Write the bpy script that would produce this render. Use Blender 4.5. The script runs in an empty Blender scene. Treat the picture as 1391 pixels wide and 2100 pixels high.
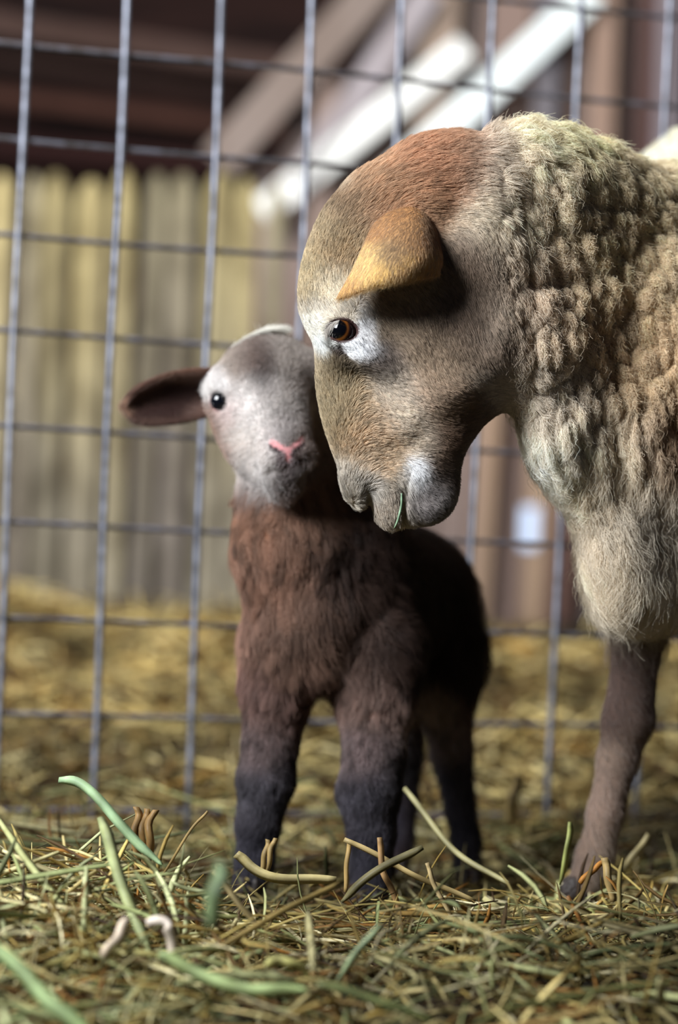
import bpy, math, random
import numpy as np
from mathutils import Matrix, Vector, kdtree

rng = np.random.default_rng(11)
random.seed(11)
scene = bpy.context.scene
COL = scene.collection

# ------------------------------------------------------------------ camera
FP, CX, CY = 4958.3, 695.5, 1050.0          # 85 mm lens on a 24 x 36 mm frame, 1391 x 2100
CAM_H, ROLL, PITCH = 0.32, math.radians(2.4), math.radians(0.58)
_f = np.array([0, math.cos(PITCH), math.sin(PITCH)])
_u0 = np.array([0, -math.sin(PITCH), math.cos(PITCH)])
_r0 = np.array([1.0, 0, 0])
RGT = math.cos(ROLL) * _r0 + math.sin(ROLL) * _u0
UPV = -math.sin(ROLL) * _r0 + math.cos(ROLL) * _u0
FWD = _f
CAM = np.array([0, 0, CAM_H])

cam_data = bpy.data.cameras.new('camera')
cam = bpy.data.objects.new('camera', cam_data)
COL.objects.link(cam)
m = Matrix.Identity(4)
for i in range(3):
    m[i][0], m[i][1], m[i][2], m[i][3] = RGT[i], UPV[i], -FWD[i], CAM[i]
cam.matrix_world = m
cam_data.sensor_fit = 'VERTICAL'
cam_data.sensor_height = 36.0
cam_data.sensor_width = 24.0
cam_data.lens = 85.0
cam_data.clip_start, cam_data.clip_end = 0.05, 60
cam_data.dof.use_dof = True
cam_data.dof.focus_distance = 1.96
cam_data.dof.aperture_fstop = 2.6
scene.camera = cam

# ------------------------------------------------------------------ exposure, world, big lights
scene.view_settings.view_transform = 'Standard'
scene.view_settings.look = 'None'
scene.view_settings.exposure = 0.0
scene.view_settings.gamma = 1.0
scene.view_settings.use_curve_mapping = False
scene.cycles.max_bounces = 8
scene.cycles.diffuse_bounces = 4
scene.cycles.transparent_max_bounces = 8

world = bpy.data.worlds.new('barn_air')
scene.world = world
world.use_nodes = True
world.node_tree.nodes['Background'].inputs['Color'].default_value = (0.55, 0.66, 0.95, 1)
world.node_tree.nodes['Background'].inputs['Strength'].default_value = 0.045


def area(name, loc, target, size, power, color, size_y=None):
    ld = bpy.data.lights.new(name, 'AREA')
    ld.energy, ld.color, ld.size = power, color, size
    if size_y:
        ld.shape, ld.size_y = 'RECTANGLE', size_y
    o = bpy.data.objects.new(name, ld)
    COL.objects.link(o)
    o.location = loc
    o.rotation_euler = (Vector(target) - Vector(loc)).to_track_quat('-Z', 'Y').to_euler()
    return o


# daylight through the open barn door on the camera's left, and an unseen area light added to brighten the background
area('door_daylight', (-1.85, 0.50, 1.72), (0.05, 2.1, 0.45), 1.0, 195, (0.93, 0.97, 1.0), 1.1)
area('back_fill_light', (-1.2, 3.6, 2.5), (0.2, 5.6, 0.7), 1.8, 190, (1.0, 0.97, 0.93), 1.4)


# ------------------------------------------------------------------ helpers
def lin(c):
    c = np.asarray(c, float) / 255.0
    return np.where(c <= 0.04045, c / 12.92, ((c + 0.055) / 1.055) ** 2.4)


def W(px, py, d):
    """world point seen at photo pixel (px, py) and camera depth d"""
    return CAM + FWD * d + RGT * ((px - CX) / FP * d) - UPV * ((py - CY) / FP * d)


def tag(o, label=None, cat=None, group=None, kind=None):
    for k, v in (('label', label), ('category', cat), ('group', group), ('kind', kind)):
        if v:
            o[k] = v
    return o


def empty(name, loc):
    o = bpy.data.objects.new(name, None)
    COL.objects.link(o)
    o.location = Vector(loc)
    o.empty_display_size = 0.05
    bpy.context.view_layer.update()
    return o


def adopt(o, parent):
    if parent is not None:
        o.parent = parent
        o.matrix_parent_inverse = Matrix.Translation(-Vector(parent.location)) if parent.type == 'EMPTY' else Matrix.Identity(4)
    return o


def mesh_obj(name, V, faces, mat, parent=None, smooth=True, colors=None):
    me = bpy.data.meshes.new(name)
    V = np.asarray(V, np.float32)
    if isinstance(faces, np.ndarray):
        n, k = faces.shape
        me.vertices.add(len(V))
        me.vertices.foreach_set('co', V.ravel())
        me.loops.add(n * k)
        me.loops.foreach_set('vertex_index', faces.astype(np.int32).ravel())
        me.polygons.add(n)
        me.polygons.foreach_set('loop_start', np.arange(0, n * k, k, dtype=np.int32))
        me.update(calc_edges=True)
    else:
        me.from_pydata([tuple(v) for v in V], [], faces)
        me.update()
    if smooth:
        me.polygons.foreach_set('use_smooth', np.ones(len(me.polygons), bool))
    if colors is not None:
        a = me.attributes.new('tone', 'FLOAT_COLOR', 'POINT')
        c = np.ones((len(V), 4), np.float32)
        c[:, :3] = colors
        a.data.foreach_set('color', c.ravel())
    me.materials.append(mat)
    o = bpy.data.objects.new(name, me)
    COL.objects.link(o)
    return adopt(o, parent)


def material(name, color=(0.5, 0.5, 0.5), rough=0.7, attr=None, spec=0.3, metallic=0.0, noise=None, bump=None, coat=0.0):
    """noise = (scale xyz, colour b, low, high); bump = (scale, strength)"""
    mt = bpy.data.materials.new(name)
    mt.use_nodes = True
    nt = mt.node_tree
    b = nt.nodes['Principled BSDF']
    b.inputs['Base Color'].default_value = (*color, 1)
    b.inputs['Roughness'].default_value = rough
    b.inputs['Specular IOR Level'].default_value = spec
    b.inputs['Metallic'].default_value = metallic
    b.inputs['Coat Weight'].default_value = coat
    src = None
    if attr:
        at = nt.nodes.new('ShaderNodeAttribute')
        at.attribute_name = attr
        src = at.outputs['Color']
        nt.links.new(src, b.inputs['Base Color'])
    if noise:
        sc, cb, lo, hi = noise
        tc = nt.nodes.new('ShaderNodeTexCoord')
        mp = nt.nodes.new('ShaderNodeMapping')
        mp.inputs['Scale'].default_value = sc
        nt.links.new(tc.outputs['Object'], mp.inputs['Vector'])
        nz = nt.nodes.new('ShaderNodeTexNoise')
        nz.inputs['Scale'].default_value = 1.0
        nz.inputs['Detail'].default_value = 4.0
        nt.links.new(mp.outputs['Vector'], nz.inputs['Vector'])
        mr = nt.nodes.new('ShaderNodeMapRange')
        mr.inputs['From Min'].default_value = lo
        mr.inputs['From Max'].default_value = hi
        nt.links.new(nz.outputs['Fac'], mr.inputs['Value'])
        mx = nt.nodes.new('ShaderNodeMix')
        mx.data_type = 'RGBA'
        nt.links.new(mr.outputs['Result'], mx.inputs['Factor'])
        mx.inputs['A'].default_value = (*color, 1)
        if src is not None:
            nt.links.new(src, mx.inputs['A'])
            mx.blend_type = 'MULTIPLY'
        mx.inputs['B'].default_value = (*cb, 1)
        nt.links.new(mx.outputs['Result'], b.inputs['Base Color'])
    if bump:
        nz2 = nt.nodes.new('ShaderNodeTexNoise')
        nz2.inputs['Scale'].default_value = bump[0]
        tc2 = nt.nodes.new('ShaderNodeTexCoord')
        nt.links.new(tc2.outputs['Object'], nz2.inputs['Vector'])
        bp = nt.nodes.new('ShaderNodeBump')
        bp.inputs['Strength'].default_value = bump[1]
        bp.inputs['Distance'].default_value = 0.01
        nt.links.new(nz2.outputs['Fac'], bp.inputs['Height'])
        nt.links.new(bp.outputs['Normal'], b.inputs['Normal'])
    return mt


def hair_material(name, rough=0.45):
    mt = bpy.data.materials.new(name)
    mt.use_nodes = True
    nt = mt.node_tree
    nt.nodes.clear()
    out = nt.nodes.new('ShaderNodeOutputMaterial')
    at = nt.nodes.new('ShaderNodeAttribute')
    at.attribute_name = 'tone'
    pr = nt.nodes.new('ShaderNodeBsdfPrincipled')
    pr.inputs['Roughness'].default_value = rough
    pr.inputs['Specular IOR Level'].default_value = 0.25
    nt.links.new(at.outputs['Color'], pr.inputs['Base Color'])
    tr = nt.nodes.new('ShaderNodeBsdfTranslucent')
    nt.links.new(at.outputs['Color'], tr.inputs['Color'])
    mx = nt.nodes.new('ShaderNodeMixShader')
    mx.inputs['Fac'].default_value = 0.3
    nt.links.new(pr.outputs['BSDF'], mx.inputs[1])
    nt.links.new(tr.outputs['BSDF'], mx.inputs[2])
    nt.links.new(mx.outputs['Shader'], out.inputs['Surface'])
    return mt


def tube_geo(P, R, n=8, cap=True):
    """verts and quads of a tube along points P with radii R"""
    P = np.asarray(P, float)
    R = np.broadcast_to(np.asarray(R, float), (len(P),))
    T = np.gradient(P, axis=0)
    T /= np.linalg.norm(T, axis=1)[:, None]
    ref = np.array([0.0, 0, 1]) if abs(T[0][2]) < 0.9 else np.array([1.0, 0, 0])
    V, F = [], []
    for p, t, r in zip(P, T, R):
        a = np.cross(t, ref); a /= np.linalg.norm(a)
        b = np.cross(t, a)
        ref = np.cross(a, t)
        for k in range(n):
            an = 2 * math.pi * k / n
            V.append(p + r * (math.cos(an) * a + math.sin(an) * b))
    for i in range(len(P) - 1):
        for k in range(n):
            F.append((i * n + k, (i + 1) * n + k, (i + 1) * n + (k + 1) % n, i * n + (k + 1) % n))
    if cap:
        F.append(tuple(range(n)))
        F.append(tuple((len(P) - 1) * n + k for k in reversed(range(n))))
    return V, F


def box_geo(c, ax, ay, az):
    """box centred at c with half-axis vectors ax, ay, az"""
    c, ax, ay, az = (np.asarray(v, float) for v in (c, ax, ay, az))
    V = [c + sx * ax + sy * ay + sz * az for sx in (-1, 1) for sy in (-1, 1) for sz in (-1, 1)]
    F = [(0, 1, 3, 2), (4, 6, 7, 5), (0, 4, 5, 1), (2, 3, 7, 6), (0, 2, 6, 4), (1, 5, 7, 3)]
    return V, F


def merge(geos):
    V, F = [], []
    for v, f in geos:
        o = len(V)
        V.extend(v)
        F.extend(tuple(i + o for i in q) for q in f)
    return V, F


def smoothstep(a, b, x):
    t = np.clip((x - a) / (b - a), 0, 1)
    return t * t * (3 - 2 * t)


def vnoise(x, y, seed=0):
    """cheap smooth 2-D noise in -1..1 (sum of rotated sines)"""
    r = np.random.default_rng(seed)
    out = np.zeros_like(np.asarray(x, float))
    for k in range(6):
        a = r.uniform(0, 6.28); fr = r.uniform(0.7, 2.2); ph = r.uniform(0, 6.28)
        out = out + np.sin((np.cos(a) * x + np.sin(a) * y) * fr + ph)
    return out / 4.0


def vnoise3(P, fr, seed=0):
    r = np.random.default_rng(seed)
    out = np.zeros(len(P))
    for k in range(8):
        d = r.normal(size=3); d /= np.linalg.norm(d)
        out += np.sin(P @ d * fr * r.uniform(0.7, 1.9) + r.uniform(0, 6.28))
    return out / 4.0
HAIR, HAYN, EWE_H, LAMB_H = 1.0, 1.0, 6.0, 6.0
# ------------------------------------------------------------------ setting: barn shell
def ground(x, y):
    """height of the bedding (world metres)"""
    x = np.asarray(x, float); y = np.asarray(y, float)
    z = 0.006 * vnoise(x * 14, y * 14, 1) + 0.004 * vnoise(x * 33, y * 33, 2)
    z = z - 0.022 * np.exp(-(((x - 0.06) / 0.26) ** 2 + ((y - 2.3) / 0.3) ** 2))
    z = z + 0.036 * np.exp(-(((x + 0.22) / 0.13) ** 2 + ((y - 1.92) / 0.22) ** 2))       # heap on the left
    z = z + 0.022 * np.exp(-(((x - 0.22) / 0.16) ** 2 + ((y - 1.86) / 0.14) ** 2))       # by the ewe's foot
    z = z + 0.020 * np.exp(-(((y - 1.6) / 0.25) ** 2))
    z = z - 0.028 * smoothstep(2.9, 2.6, y)
    z = z - 0.05 * smoothstep(1.80, 1.45, y)
    far = smoothstep(2.9, 4.7, y)
    z = z + far * (0.12 + 0.045 * vnoise(x * 3.1, y * 2.7, 5)) + 0.03 * smoothstep(2.75, 3.2, y) * vnoise(x * 9, y * 5, 15) + 0.02 * smoothstep(2.7, 3.3, y) * vnoise(x * 6, y * 6, 6)
    return z


M_bed = material('bedding_soil', tuple(lin((36, 27, 14))), 0.95, noise=((22, 22, 22), tuple(lin((16, 12, 7))), 0.35, 0.65))
gx = np.linspace(-2.2, 2.6, 190)
gy = np.concatenate([np.linspace(0.2, 3.2, 170), np.linspace(3.25, 8.2, 70)])
GX, GY = np.meshgrid(gx, gy)
GV = np.stack([GX.ravel(), GY.ravel(), ground(GX, GY).ravel() - 0.012], 1)
nx, ny = len(gx), len(gy)
ii, jj = np.meshgrid(np.arange(nx - 1), np.arange(ny - 1))
q = (jj * nx + ii).ravel()
tag(mesh_obj('floor', GV, np.stack([q, q + 1, q + nx + 1, q + nx], 1), M_bed), kind='structure')

M_boards = material('barn_boards', (0.2, 0.15, 0.13), 0.85, attr='tone', noise=((3, 3, 1.1), (0.74, 0.72, 0.71), 0.35, 0.75))
M_wood = material('stud_wood', (0.2, 0.15, 0.13), 0.8, attr='tone', noise=((9, 9, 1.5), (0.75, 0.7, 0.66), 0.35, 0.75))

# right-hand part of the back wall: upright boards, each with its own stain
YB = 5.9
Vb, Fb, Cb = [], [], []
xb = W(470, 1000, YB)[0]
random.seed(3)
while xb < 1.9:
    wd = random.uniform(0.075, 0.14)
    px = (xb / YB) * FP + CX
    tone = lin((140, 124, 118)) * random.uniform(0.75, 1.2)
    if 950 < px < 1060:
        tone = lin((136, 116, 108)) * random.uniform(0.8, 1.1)
    if px > 1225:
        tone = lin((96, 72, 68)) * random.uniform(0.85, 1.15)
    # the boards stop under the sloping roof beam
    top = W(px, 318 - (px - 480) * 1.1, YB)[2] if px < 900 else 2.6
    top = min(max(top, 0.9), 2.6)
    v, f = box_geo((xb + wd / 2, YB + random.uniform(0, 0.02), (top - 0.1) / 2), (wd / 2 - 0.003, 0, 0), (0, 0.012, 0), (0, 0, (top + 0.1) / 2))
    o = len(Vb)
    Vb += v; Fb += [tuple(i + o for i in t) for t in f]; Cb += [tone] * 8
    xb += wd
tag(mesh_obj('wall_back', Vb, Fb, M_boards, smooth=False, colors=np.array(Cb)), kind='structure')

M_dark = material('dark_boards', tuple(lin((58, 36, 32))), 0.9, noise=((1.2, 1.2, 9), tuple(lin((28, 16, 15))), 0.35, 0.6))
v, f = box_geo((-1.6, 8.0, 1.4), (3.6, 0, 0), (0, 0.03, 0), (0, 0, 1.6))
tag(mesh_obj('wall_far', v, f, M_dark, smooth=False), kind='structure')
v, f = box_geo((-0.2, 6.2, 2.75), (3.0, 0, 0), (0, 2.6, 0), (0, 0, 0.03))
tag(mesh_obj('ceiling', v, f, M_dark, smooth=False), kind='structure')


def px_board(name, a, b, d0, d1, width, thick, tone, mat=None, parent=None):
    """a sawn board from photo pixel a at depth d0 to pixel b at depth d1"""
    A, B = W(a[0], a[1], d0), W(b[0], b[1], d1)
    ax = (B - A) / 2
    t = ax / np.linalg.norm(ax)
    n = np.cross(t, FWD); n /= np.linalg.norm(n)
    k = np.cross(n, t)
    v, f = box_geo((A + B) / 2, ax, n * width / 2, k * thick / 2)
    return mesh_obj(name, v, f, mat or M_wood, parent, smooth=False, colors=np.array([lin(tone)] * 8))


# upright studs of the back wall
k = 0
for (x0, x1, y0, y1, tone, wd) in ((912, 872, -60, 420, (150, 134, 122), 0.085), (1012, 975, 780, 1330, (176, 150, 128), 0.04),
                                   (1115, 1090, 800, 1340, (176, 150, 126), 0.055), (1242, 1222, -60, 520, (158, 134, 120), 0.06),
                                   (672, 640, 160, 760, (134, 116, 108), 0.06), (1130, 1112, -60, 340, (120, 118, 126), 0.05),
                                   (1180, 1130, 820, 1330, (104, 78, 70), 0.07), (1375, 1362, -60, 400, (140, 132, 140), 0.05)):
    k += 1
    tag(px_board('trim_%d' % k, (x0, y0), (x1, y1), YB - 0.06, YB - 0.06, wd, 0.05, tone), kind='structure')

# gap in the wall where daylight shows
M_sky = bpy.data.materials.new('daylight_gap')
M_sky.use_nodes = True
_b = M_sky.node_tree.nodes['Principled BSDF']
_b.inputs['Base Color'].default_value = (0.5, 0.6, 0.8, 1)
_b.inputs['Emission Color'].default_value = (0.62, 0.76, 1.0, 1)
_b.inputs['Emission Strength'].default_value = 0.6
c = W(1086, 1082, YB - 0.09)
v, f = box_geo(c, (0.019, 0, 0), (0, 0.004, 0), (0, 0, 0.050))
tag(mesh_obj('window_1', v, f, M_sky, smooth=False), kind='structure')

# sloping boards of the gable
M_white = material('white_paint', (0.86, 0.9, 0.9), 0.6, attr='tone')
tag(px_board('gable_board', (535, 436), (955, 97), 5.795, 5.795, 0.064, 0.03, (238, 240, 238), M_white),
    'lower of the two bright white sloping boards, standing clear of the ewe', 'board')
tag(px_board('gable_board', (800, 372), (1215, -15), 5.795, 5.795, 0.070, 0.03, (240, 250, 252), M_white),
    'upper bright white sloping board, rising from behind the ewe neck', 'board')
tag(px_board('gable_board', (610, 380), (880, -20), 5.795, 5.795, 0.07, 0.03, (158, 152, 158), M_wood),
    'grey sloping board above and parallel to the white boards', 'board')
tag(px_board('roof_beam', (446, 334), (794, -52), 5.79, 5.79, 0.090, 0.04, (128, 116, 110), M_wood),
    'broad brown sloping beam along the edge of the dark roof space', 'beam')

# purlins in the dark roof space
for n_, (y0, y1, wd, tone, d, lab) in enumerate(((52, 150, 0.07, (78, 58, 52), 7.0, 'brown roof purlin, topmost in the dark roof space'),
                                       (120, 205, 0.06, (66, 46, 40), 7.2, 'brown roof purlin, second from the top in the dark roof space'),
                                       (205, 280, 0.05, (74, 44, 34), 7.3, 'reddish roof purlin, third from the top in the dark roof space'),
                                       (318, 352, 0.05, (52, 20, 18), 7.4, 'dark red roof purlin just above the pale palings'))):
    tag(px_board('purlin', (-260, y0 - 40), (640, y1), d, d, wd, 0.06, tone, M_wood), lab, 'beam', 'purlins of the dark roof space')

# row of pale upright palings nailed to two rails
root = tag(empty('paling_fence', W(280, 1330, 5.0)), 'row of pale weathered palings with rounded tops behind the wire mesh', 'fence')
M_pale = material('weathered_paling', (0.3, 0.27, 0.16), 0.9, attr='tone', noise=((22, 22, 9), (0.5, 0.48, 0.45), 0.38, 0.66))
xa = -0.95
random.seed(8)
n_p = 0
while True:
    wd = random.uniform(0.046, 0.078)
    px = (xa + wd / 2) / 5.0 * FP + CX
    if px > 585:
        break
    d = 5.0 + random.uniform(-0.012, 0.012)
    ztop = W(px, 352 + random.uniform(-6, 16) + 0.10 * max(0, px - 380), d)[2]
    yl = random.random()
    up = lin((176, 162, 116)) if yl > 0.4 else lin((136, 128, 104))
    lo = lin((156, 148, 130)) if yl > 0.3 else lin((122, 114, 106))
    jit = random.uniform(0.42, 0.98)
    V, F, C = [], [], []
    prof = [(-1, 0), (-1, 0.94), (-0.8, 0.975), (-0.4, 0.995), (0, 1.0), (0.4, 0.995), (0.8, 0.975), (1, 0.94), (1, 0)]
    levels = [(-1, 0.0)] + [(-1, t) for t in (0.3, 0.5, 0.62, 0.75)]
    pts = [(-1, 0), (-1, .3), (-1, .5), (-1, .62), (-1, .75)] + prof[1:-1] + [(1, .75), (1, .62), (1, .5), (1, .3), (1, 0)]
    half = wd / 2 - random.uniform(0.003, 0.011)
    lean = random.uniform(-0.01, 0.01)
    for yy in (-0.012, 0.012):
        for (a, t) in pts:
            V.append((xa + wd / 2 + a * half + lean * t, d + yy - 0.006 * (1 - abs(a)), ztop * t))
            C.append((lo * (1 - smoothstep(0.45, 0.75, t)) + up * smoothstep(0.45, 0.75, t)) * jit)
    n = len(pts)
    F.append(tuple(range(n))); F.append(tuple(reversed(range(n, 2 * n))))
    for i in range(n):
        F.append((i, i + n, (i + 1) % n + n, (i + 1) % n))
    mesh_obj('paling', V, F, M_pale, root, smooth=False, colors=np.array(C))
    xa += wd
    n_p += 1
for zz in (0.25, 0.62):
    v, f = box_geo(((-0.95 + xa) / 2, 5.045, zz), ((xa + 0.95) / 2, 0, 0), (0, 0.018, 0), (0, 0, 0.04))
    mesh_obj('rail', v, f, M_pale, root, smooth=False, colors=np.array([lin((120, 108, 84))] * 8))
# ------------------------------------------------------------------ welded wire panel
M_wire = material('galvanised_wire', tuple(lin((152, 155, 168))), 0.48, metallic=0.55, spec=0.5, noise=((60, 60, 60), tuple(lin((112, 114, 124))), 0.4, 0.6))
M_wire_shaded = material('shaded_wire', tuple(lin((116, 115, 126))), 0.5, metallic=0.5, spec=0.4, noise=((60, 60, 60), tuple(lin((84, 80, 82))), 0.4, 0.6))  # darker tone paints the shade on the cross wires
FA, FB = W(0, 1071, 2.557), W(1200, 1121, 2.738)
fdir = (FB - FA); fdir[2] = 0; fdir /= np.linalg.norm(fdir)
fn = np.array([fdir[1], -fdir[0], 0])                     # towards the camera
# along-panel coordinate of photo column px (at y=600, near the horizon the lean matters little)
def s_at(px, py):
    dirv = W(px, py, 1.0) - CAM
    A = np.array([[dirv[0], -fdir[0]], [dirv[1], -fdir[1]]])
    t, s = np.linalg.solve(A, FA[:2] - CAM[:2])
    return s
GAP = 0.1016
s_v = [s_at(a, 600) for a in (33, 233, 428, 615, 800, 987, 1166, 1347)]
step = (s_v[-1] - s_v[0]) / 7
s_v = [s_v[0] - 2 * step, s_v[0] - step] + s_v + [s_v[-1] + step * i for i in range(1, 5)]
root = tag(empty('wire_panel', (FA + fdir * s_v[4]) * np.array([1, 1, 0])), 'galvanised welded wire mesh panel standing in the hay behind the sheep', 'fence')
s0, s1 = s_v[0] - 0.03, s_v[-1] + 0.03
z_h = [0.015 + GAP * i for i in range(0, 13)]
for s in s_v:
    base = FA + fdir * s
    P = [np.array([base[0] + 0.0012 * math.sin(z * 9 + s * 7), base[1], z]) + fn * 0.0030 for z in np.linspace(-0.02, z_h[-1] + 0.02, 16)]
    v, f = tube_geo(P, 0.0036, 10)
    mesh_obj('upright_wire', v, f, M_wire, root)
for z in z_h:
    P = [FA * np.array([1, 1, 0]) + fdir * s + np.array([0, 0, z + 0.0012 * math.sin(s * 11 + z * 5)]) - fn * 0.0030 for s in np.linspace(s0, s1, 26)]
    v, f = tube_geo(P, 0.0029, 10)
    mesh_obj('cross_wire', v, f, M_wire_shaded, root)
# ------------------------------------------------------------------ animal modelling toolkit
class Frame:
    """local axes of an animal: x to the right, y down, z away; one unit = d0 / FP metres"""
    def __init__(self, d0):
        self.d0, self.s = d0, d0 / FP
        self.o = CAM + FWD * d0

    def world(self, L):
        L = np.asarray(L, float)
        return self.o + self.s * ((L[..., 0:1] - CX) * RGT - (L[..., 1:2] - CY) * UPV + L[..., 2:3] * FWD)

    def local(self, Wd):
        q = (np.asarray(Wd, float) - self.o) / self.s
        return np.stack([q @ RGT + CX, -(q @ UPV) + CY, q @ FWD], -1)

    def vec(self, D):
        D = np.asarray(D, float)
        return D[..., 0:1] * RGT - D[..., 1:2] * UPV + D[..., 2:3] * FWD


def pt(px, py, w):
    k = 1 + w / FP
    return np.array([CX + (px - CX) * k, CY + (py - CY) * k, w])


def cap(P, a, b, ra, rb):
    a, b = np.asarray(a, float), np.asarray(b, float)
    ba = b - a
    h = np.clip(((P - a) @ ba) / (ba @ ba), 0, 1)
    return np.linalg.norm(P - a - h[:, None] * ba, axis=1) - (ra + (rb - ra) * h)


def ell(P, c, r, rot=None):
    q = P - np.asarray(c, float)
    if rot is not None:
        q = q @ rot
    r = np.asarray(r, float)
    k0 = np.linalg.norm(q / r, axis=1)
    k1 = np.linalg.norm(q / (r * r), axis=1)
    return k0 * (k0 - 1) / np.maximum(k1, 1e-9)


def rotz(deg):
    a = math.radians(deg)
    return np.array([[math.cos(a), -math.sin(a), 0], [math.sin(a), math.cos(a), 0], [0, 0, 1.0]])


def smin(a, b, k):
    h = np.clip(0.5 + 0.5 * (b - a) / k, 0, 1)
    return b + (a - b) * h - k * h * (1 - h)


def smax(a, b, k):
    return -smin(-a, -b, k)


def polygonize(f, lo, hi, h, B=10, warp=None, slack=1.35):
    lo, hi = np.asarray(lo, float), np.asarray(hi, float)
    nb = np.ceil((hi - lo) / (h * B)).astype(int)
    wp = warp or (lambda G: G)
    I = np.stack(np.meshgrid(*[np.arange(n) for n in nb], indexing='ij'), -1).reshape(-1, 3)

    def ev(G):
        out = np.empty(len(G))
        for s in range(0, len(G), 400000):
            out[s:s + 400000] = f(wp(G[s:s + 400000]))
        return out
    cen = lo + (I + 0.5) * h * B
    dc = ev(cen)
    sc = 1.0
    if warp is not None:
        sc = np.linalg.norm(warp(cen + h * B / 2) - warp(cen - h * B / 2), axis=1) / (h * B * math.sqrt(3))
    act = I[np.abs(dc) < slack * sc * h * B * math.sqrt(3) / 2 + h]
    g = np.arange(B + 1)
    off = np.stack(np.meshgrid(g, g, g, indexing='ij'), -1).reshape(1, -1, 3)
    keysC, posC, edges = [], [], []
    N = nb * B + 2
    cor = np.array([(a, b, c) for a in (0, 1) for b in (0, 1) for c in (0, 1)])
    ce = [(0, 4), (1, 5), (2, 6), (3, 7), (0, 2), (1, 3), (4, 6), (5, 7), (0, 1), (2, 3), (4, 5), (6, 7)]
    for s in range(0, len(act), 300):
        blk = act[s:s + 300]
        G = (blk[:, None, :] * B + off).astype(float)
        V = ev((lo + G * h).reshape(-1, 3)).reshape(len(blk), B + 1, B + 1, B + 1)
        C8 = np.stack([V[:, a:B + a, b:B + b, c:B + c] for a, b, c in cor], -1)
        neg = C8 < 0
        mix = neg.any(-1) & ~neg.all(-1)
        bi, i, j, k = np.nonzero(mix)
        c8 = C8[bi, i, j, k]
        gi = blk[bi] * B + np.stack([i, j, k], 1)
        acc = np.zeros((len(gi), 3)); cnt = np.zeros(len(gi))
        for (p, q) in ce:
            vp, vq = c8[:, p], c8[:, q]
            m_ = (vp < 0) != (vq < 0)
            t = np.where(m_, vp / np.where(m_, vp - vq, 1), 0)
            acc += np.where(m_[:, None], cor[p] + t[:, None] * (cor[q] - cor[p]), 0)
            cnt += m_
        posC.append(lo + (gi + acc / cnt[:, None]) * h)
        key = (gi[:, 0] * N[1] + gi[:, 1]) * N[2] + gi[:, 2]
        keysC.append(key)
        edges.append((gi, c8[:, 0], c8[:, 4], c8[:, 2], c8[:, 1]))
    keys = np.concatenate(keysC); pos = np.concatenate(posC)
    order = np.argsort(keys); sk = keys[order]

    def look(gi):
        kk = (gi[:, 0] * N[1] + gi[:, 1]) * N[2] + gi[:, 2]
        p = np.clip(np.searchsorted(sk, kk), 0, len(sk) - 1)
        return np.where(sk[p] == kk, order[p], -1)
    gi = np.concatenate([e[0] for e in edges])
    v0, vx, vy, vz = (np.concatenate([e[n] for e in edges]) for n in (1, 2, 3, 4))
    quads = []
    for ax, vv in ((0, vx), (1, vy), (2, vz)):
        m_ = (v0 < 0) != (vv < 0)
        e = gi[m_]
        a1, a2 = (ax + 1) % 3, (ax + 2) % 3
        d1 = np.zeros(3, int); d1[a1] = 1
        d2 = np.zeros(3, int); d2[a2] = 1
        Q = np.stack([look(e - d1 - d2), look(e - d2), look(e), look(e - d1)], 1)
        flip = v0[m_] > 0
        Q[flip] = Q[flip][:, ::-1]
        quads.append(Q[(Q >= 0).all(1)])
    Q = np.concatenate(quads)
    return wp(pos), Q


def relax(V, Q, n, lam=0.5):
    E = np.concatenate([Q[:, [0, 1]], Q[:, [1, 2]], Q[:, [2, 3]], Q[:, [3, 0]]])
    E = np.concatenate([E, E[:, ::-1]])
    deg = np.bincount(E[:, 0], minlength=len(V)).astype(float)
    for _ in range(n):
        S = np.stack([np.bincount(E[:, 0], V[E[:, 1], c], len(V)) for c in range(3)], 1) / np.maximum(deg, 1)[:, None]
        V = V + lam * (S - V)
    return V


def vnormals(V, Q):
    n = np.cross(V[Q[:, 2]] - V[Q[:, 0]], V[Q[:, 3]] - V[Q[:, 1]])
    out = np.zeros_like(V)
    for c in range(3):
        for k in range(4):
            out[:, c] += np.bincount(Q[:, k], n[:, c], len(V))
    return out / np.maximum(np.linalg.norm(out, axis=1), 1e-12)[:, None]


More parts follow.
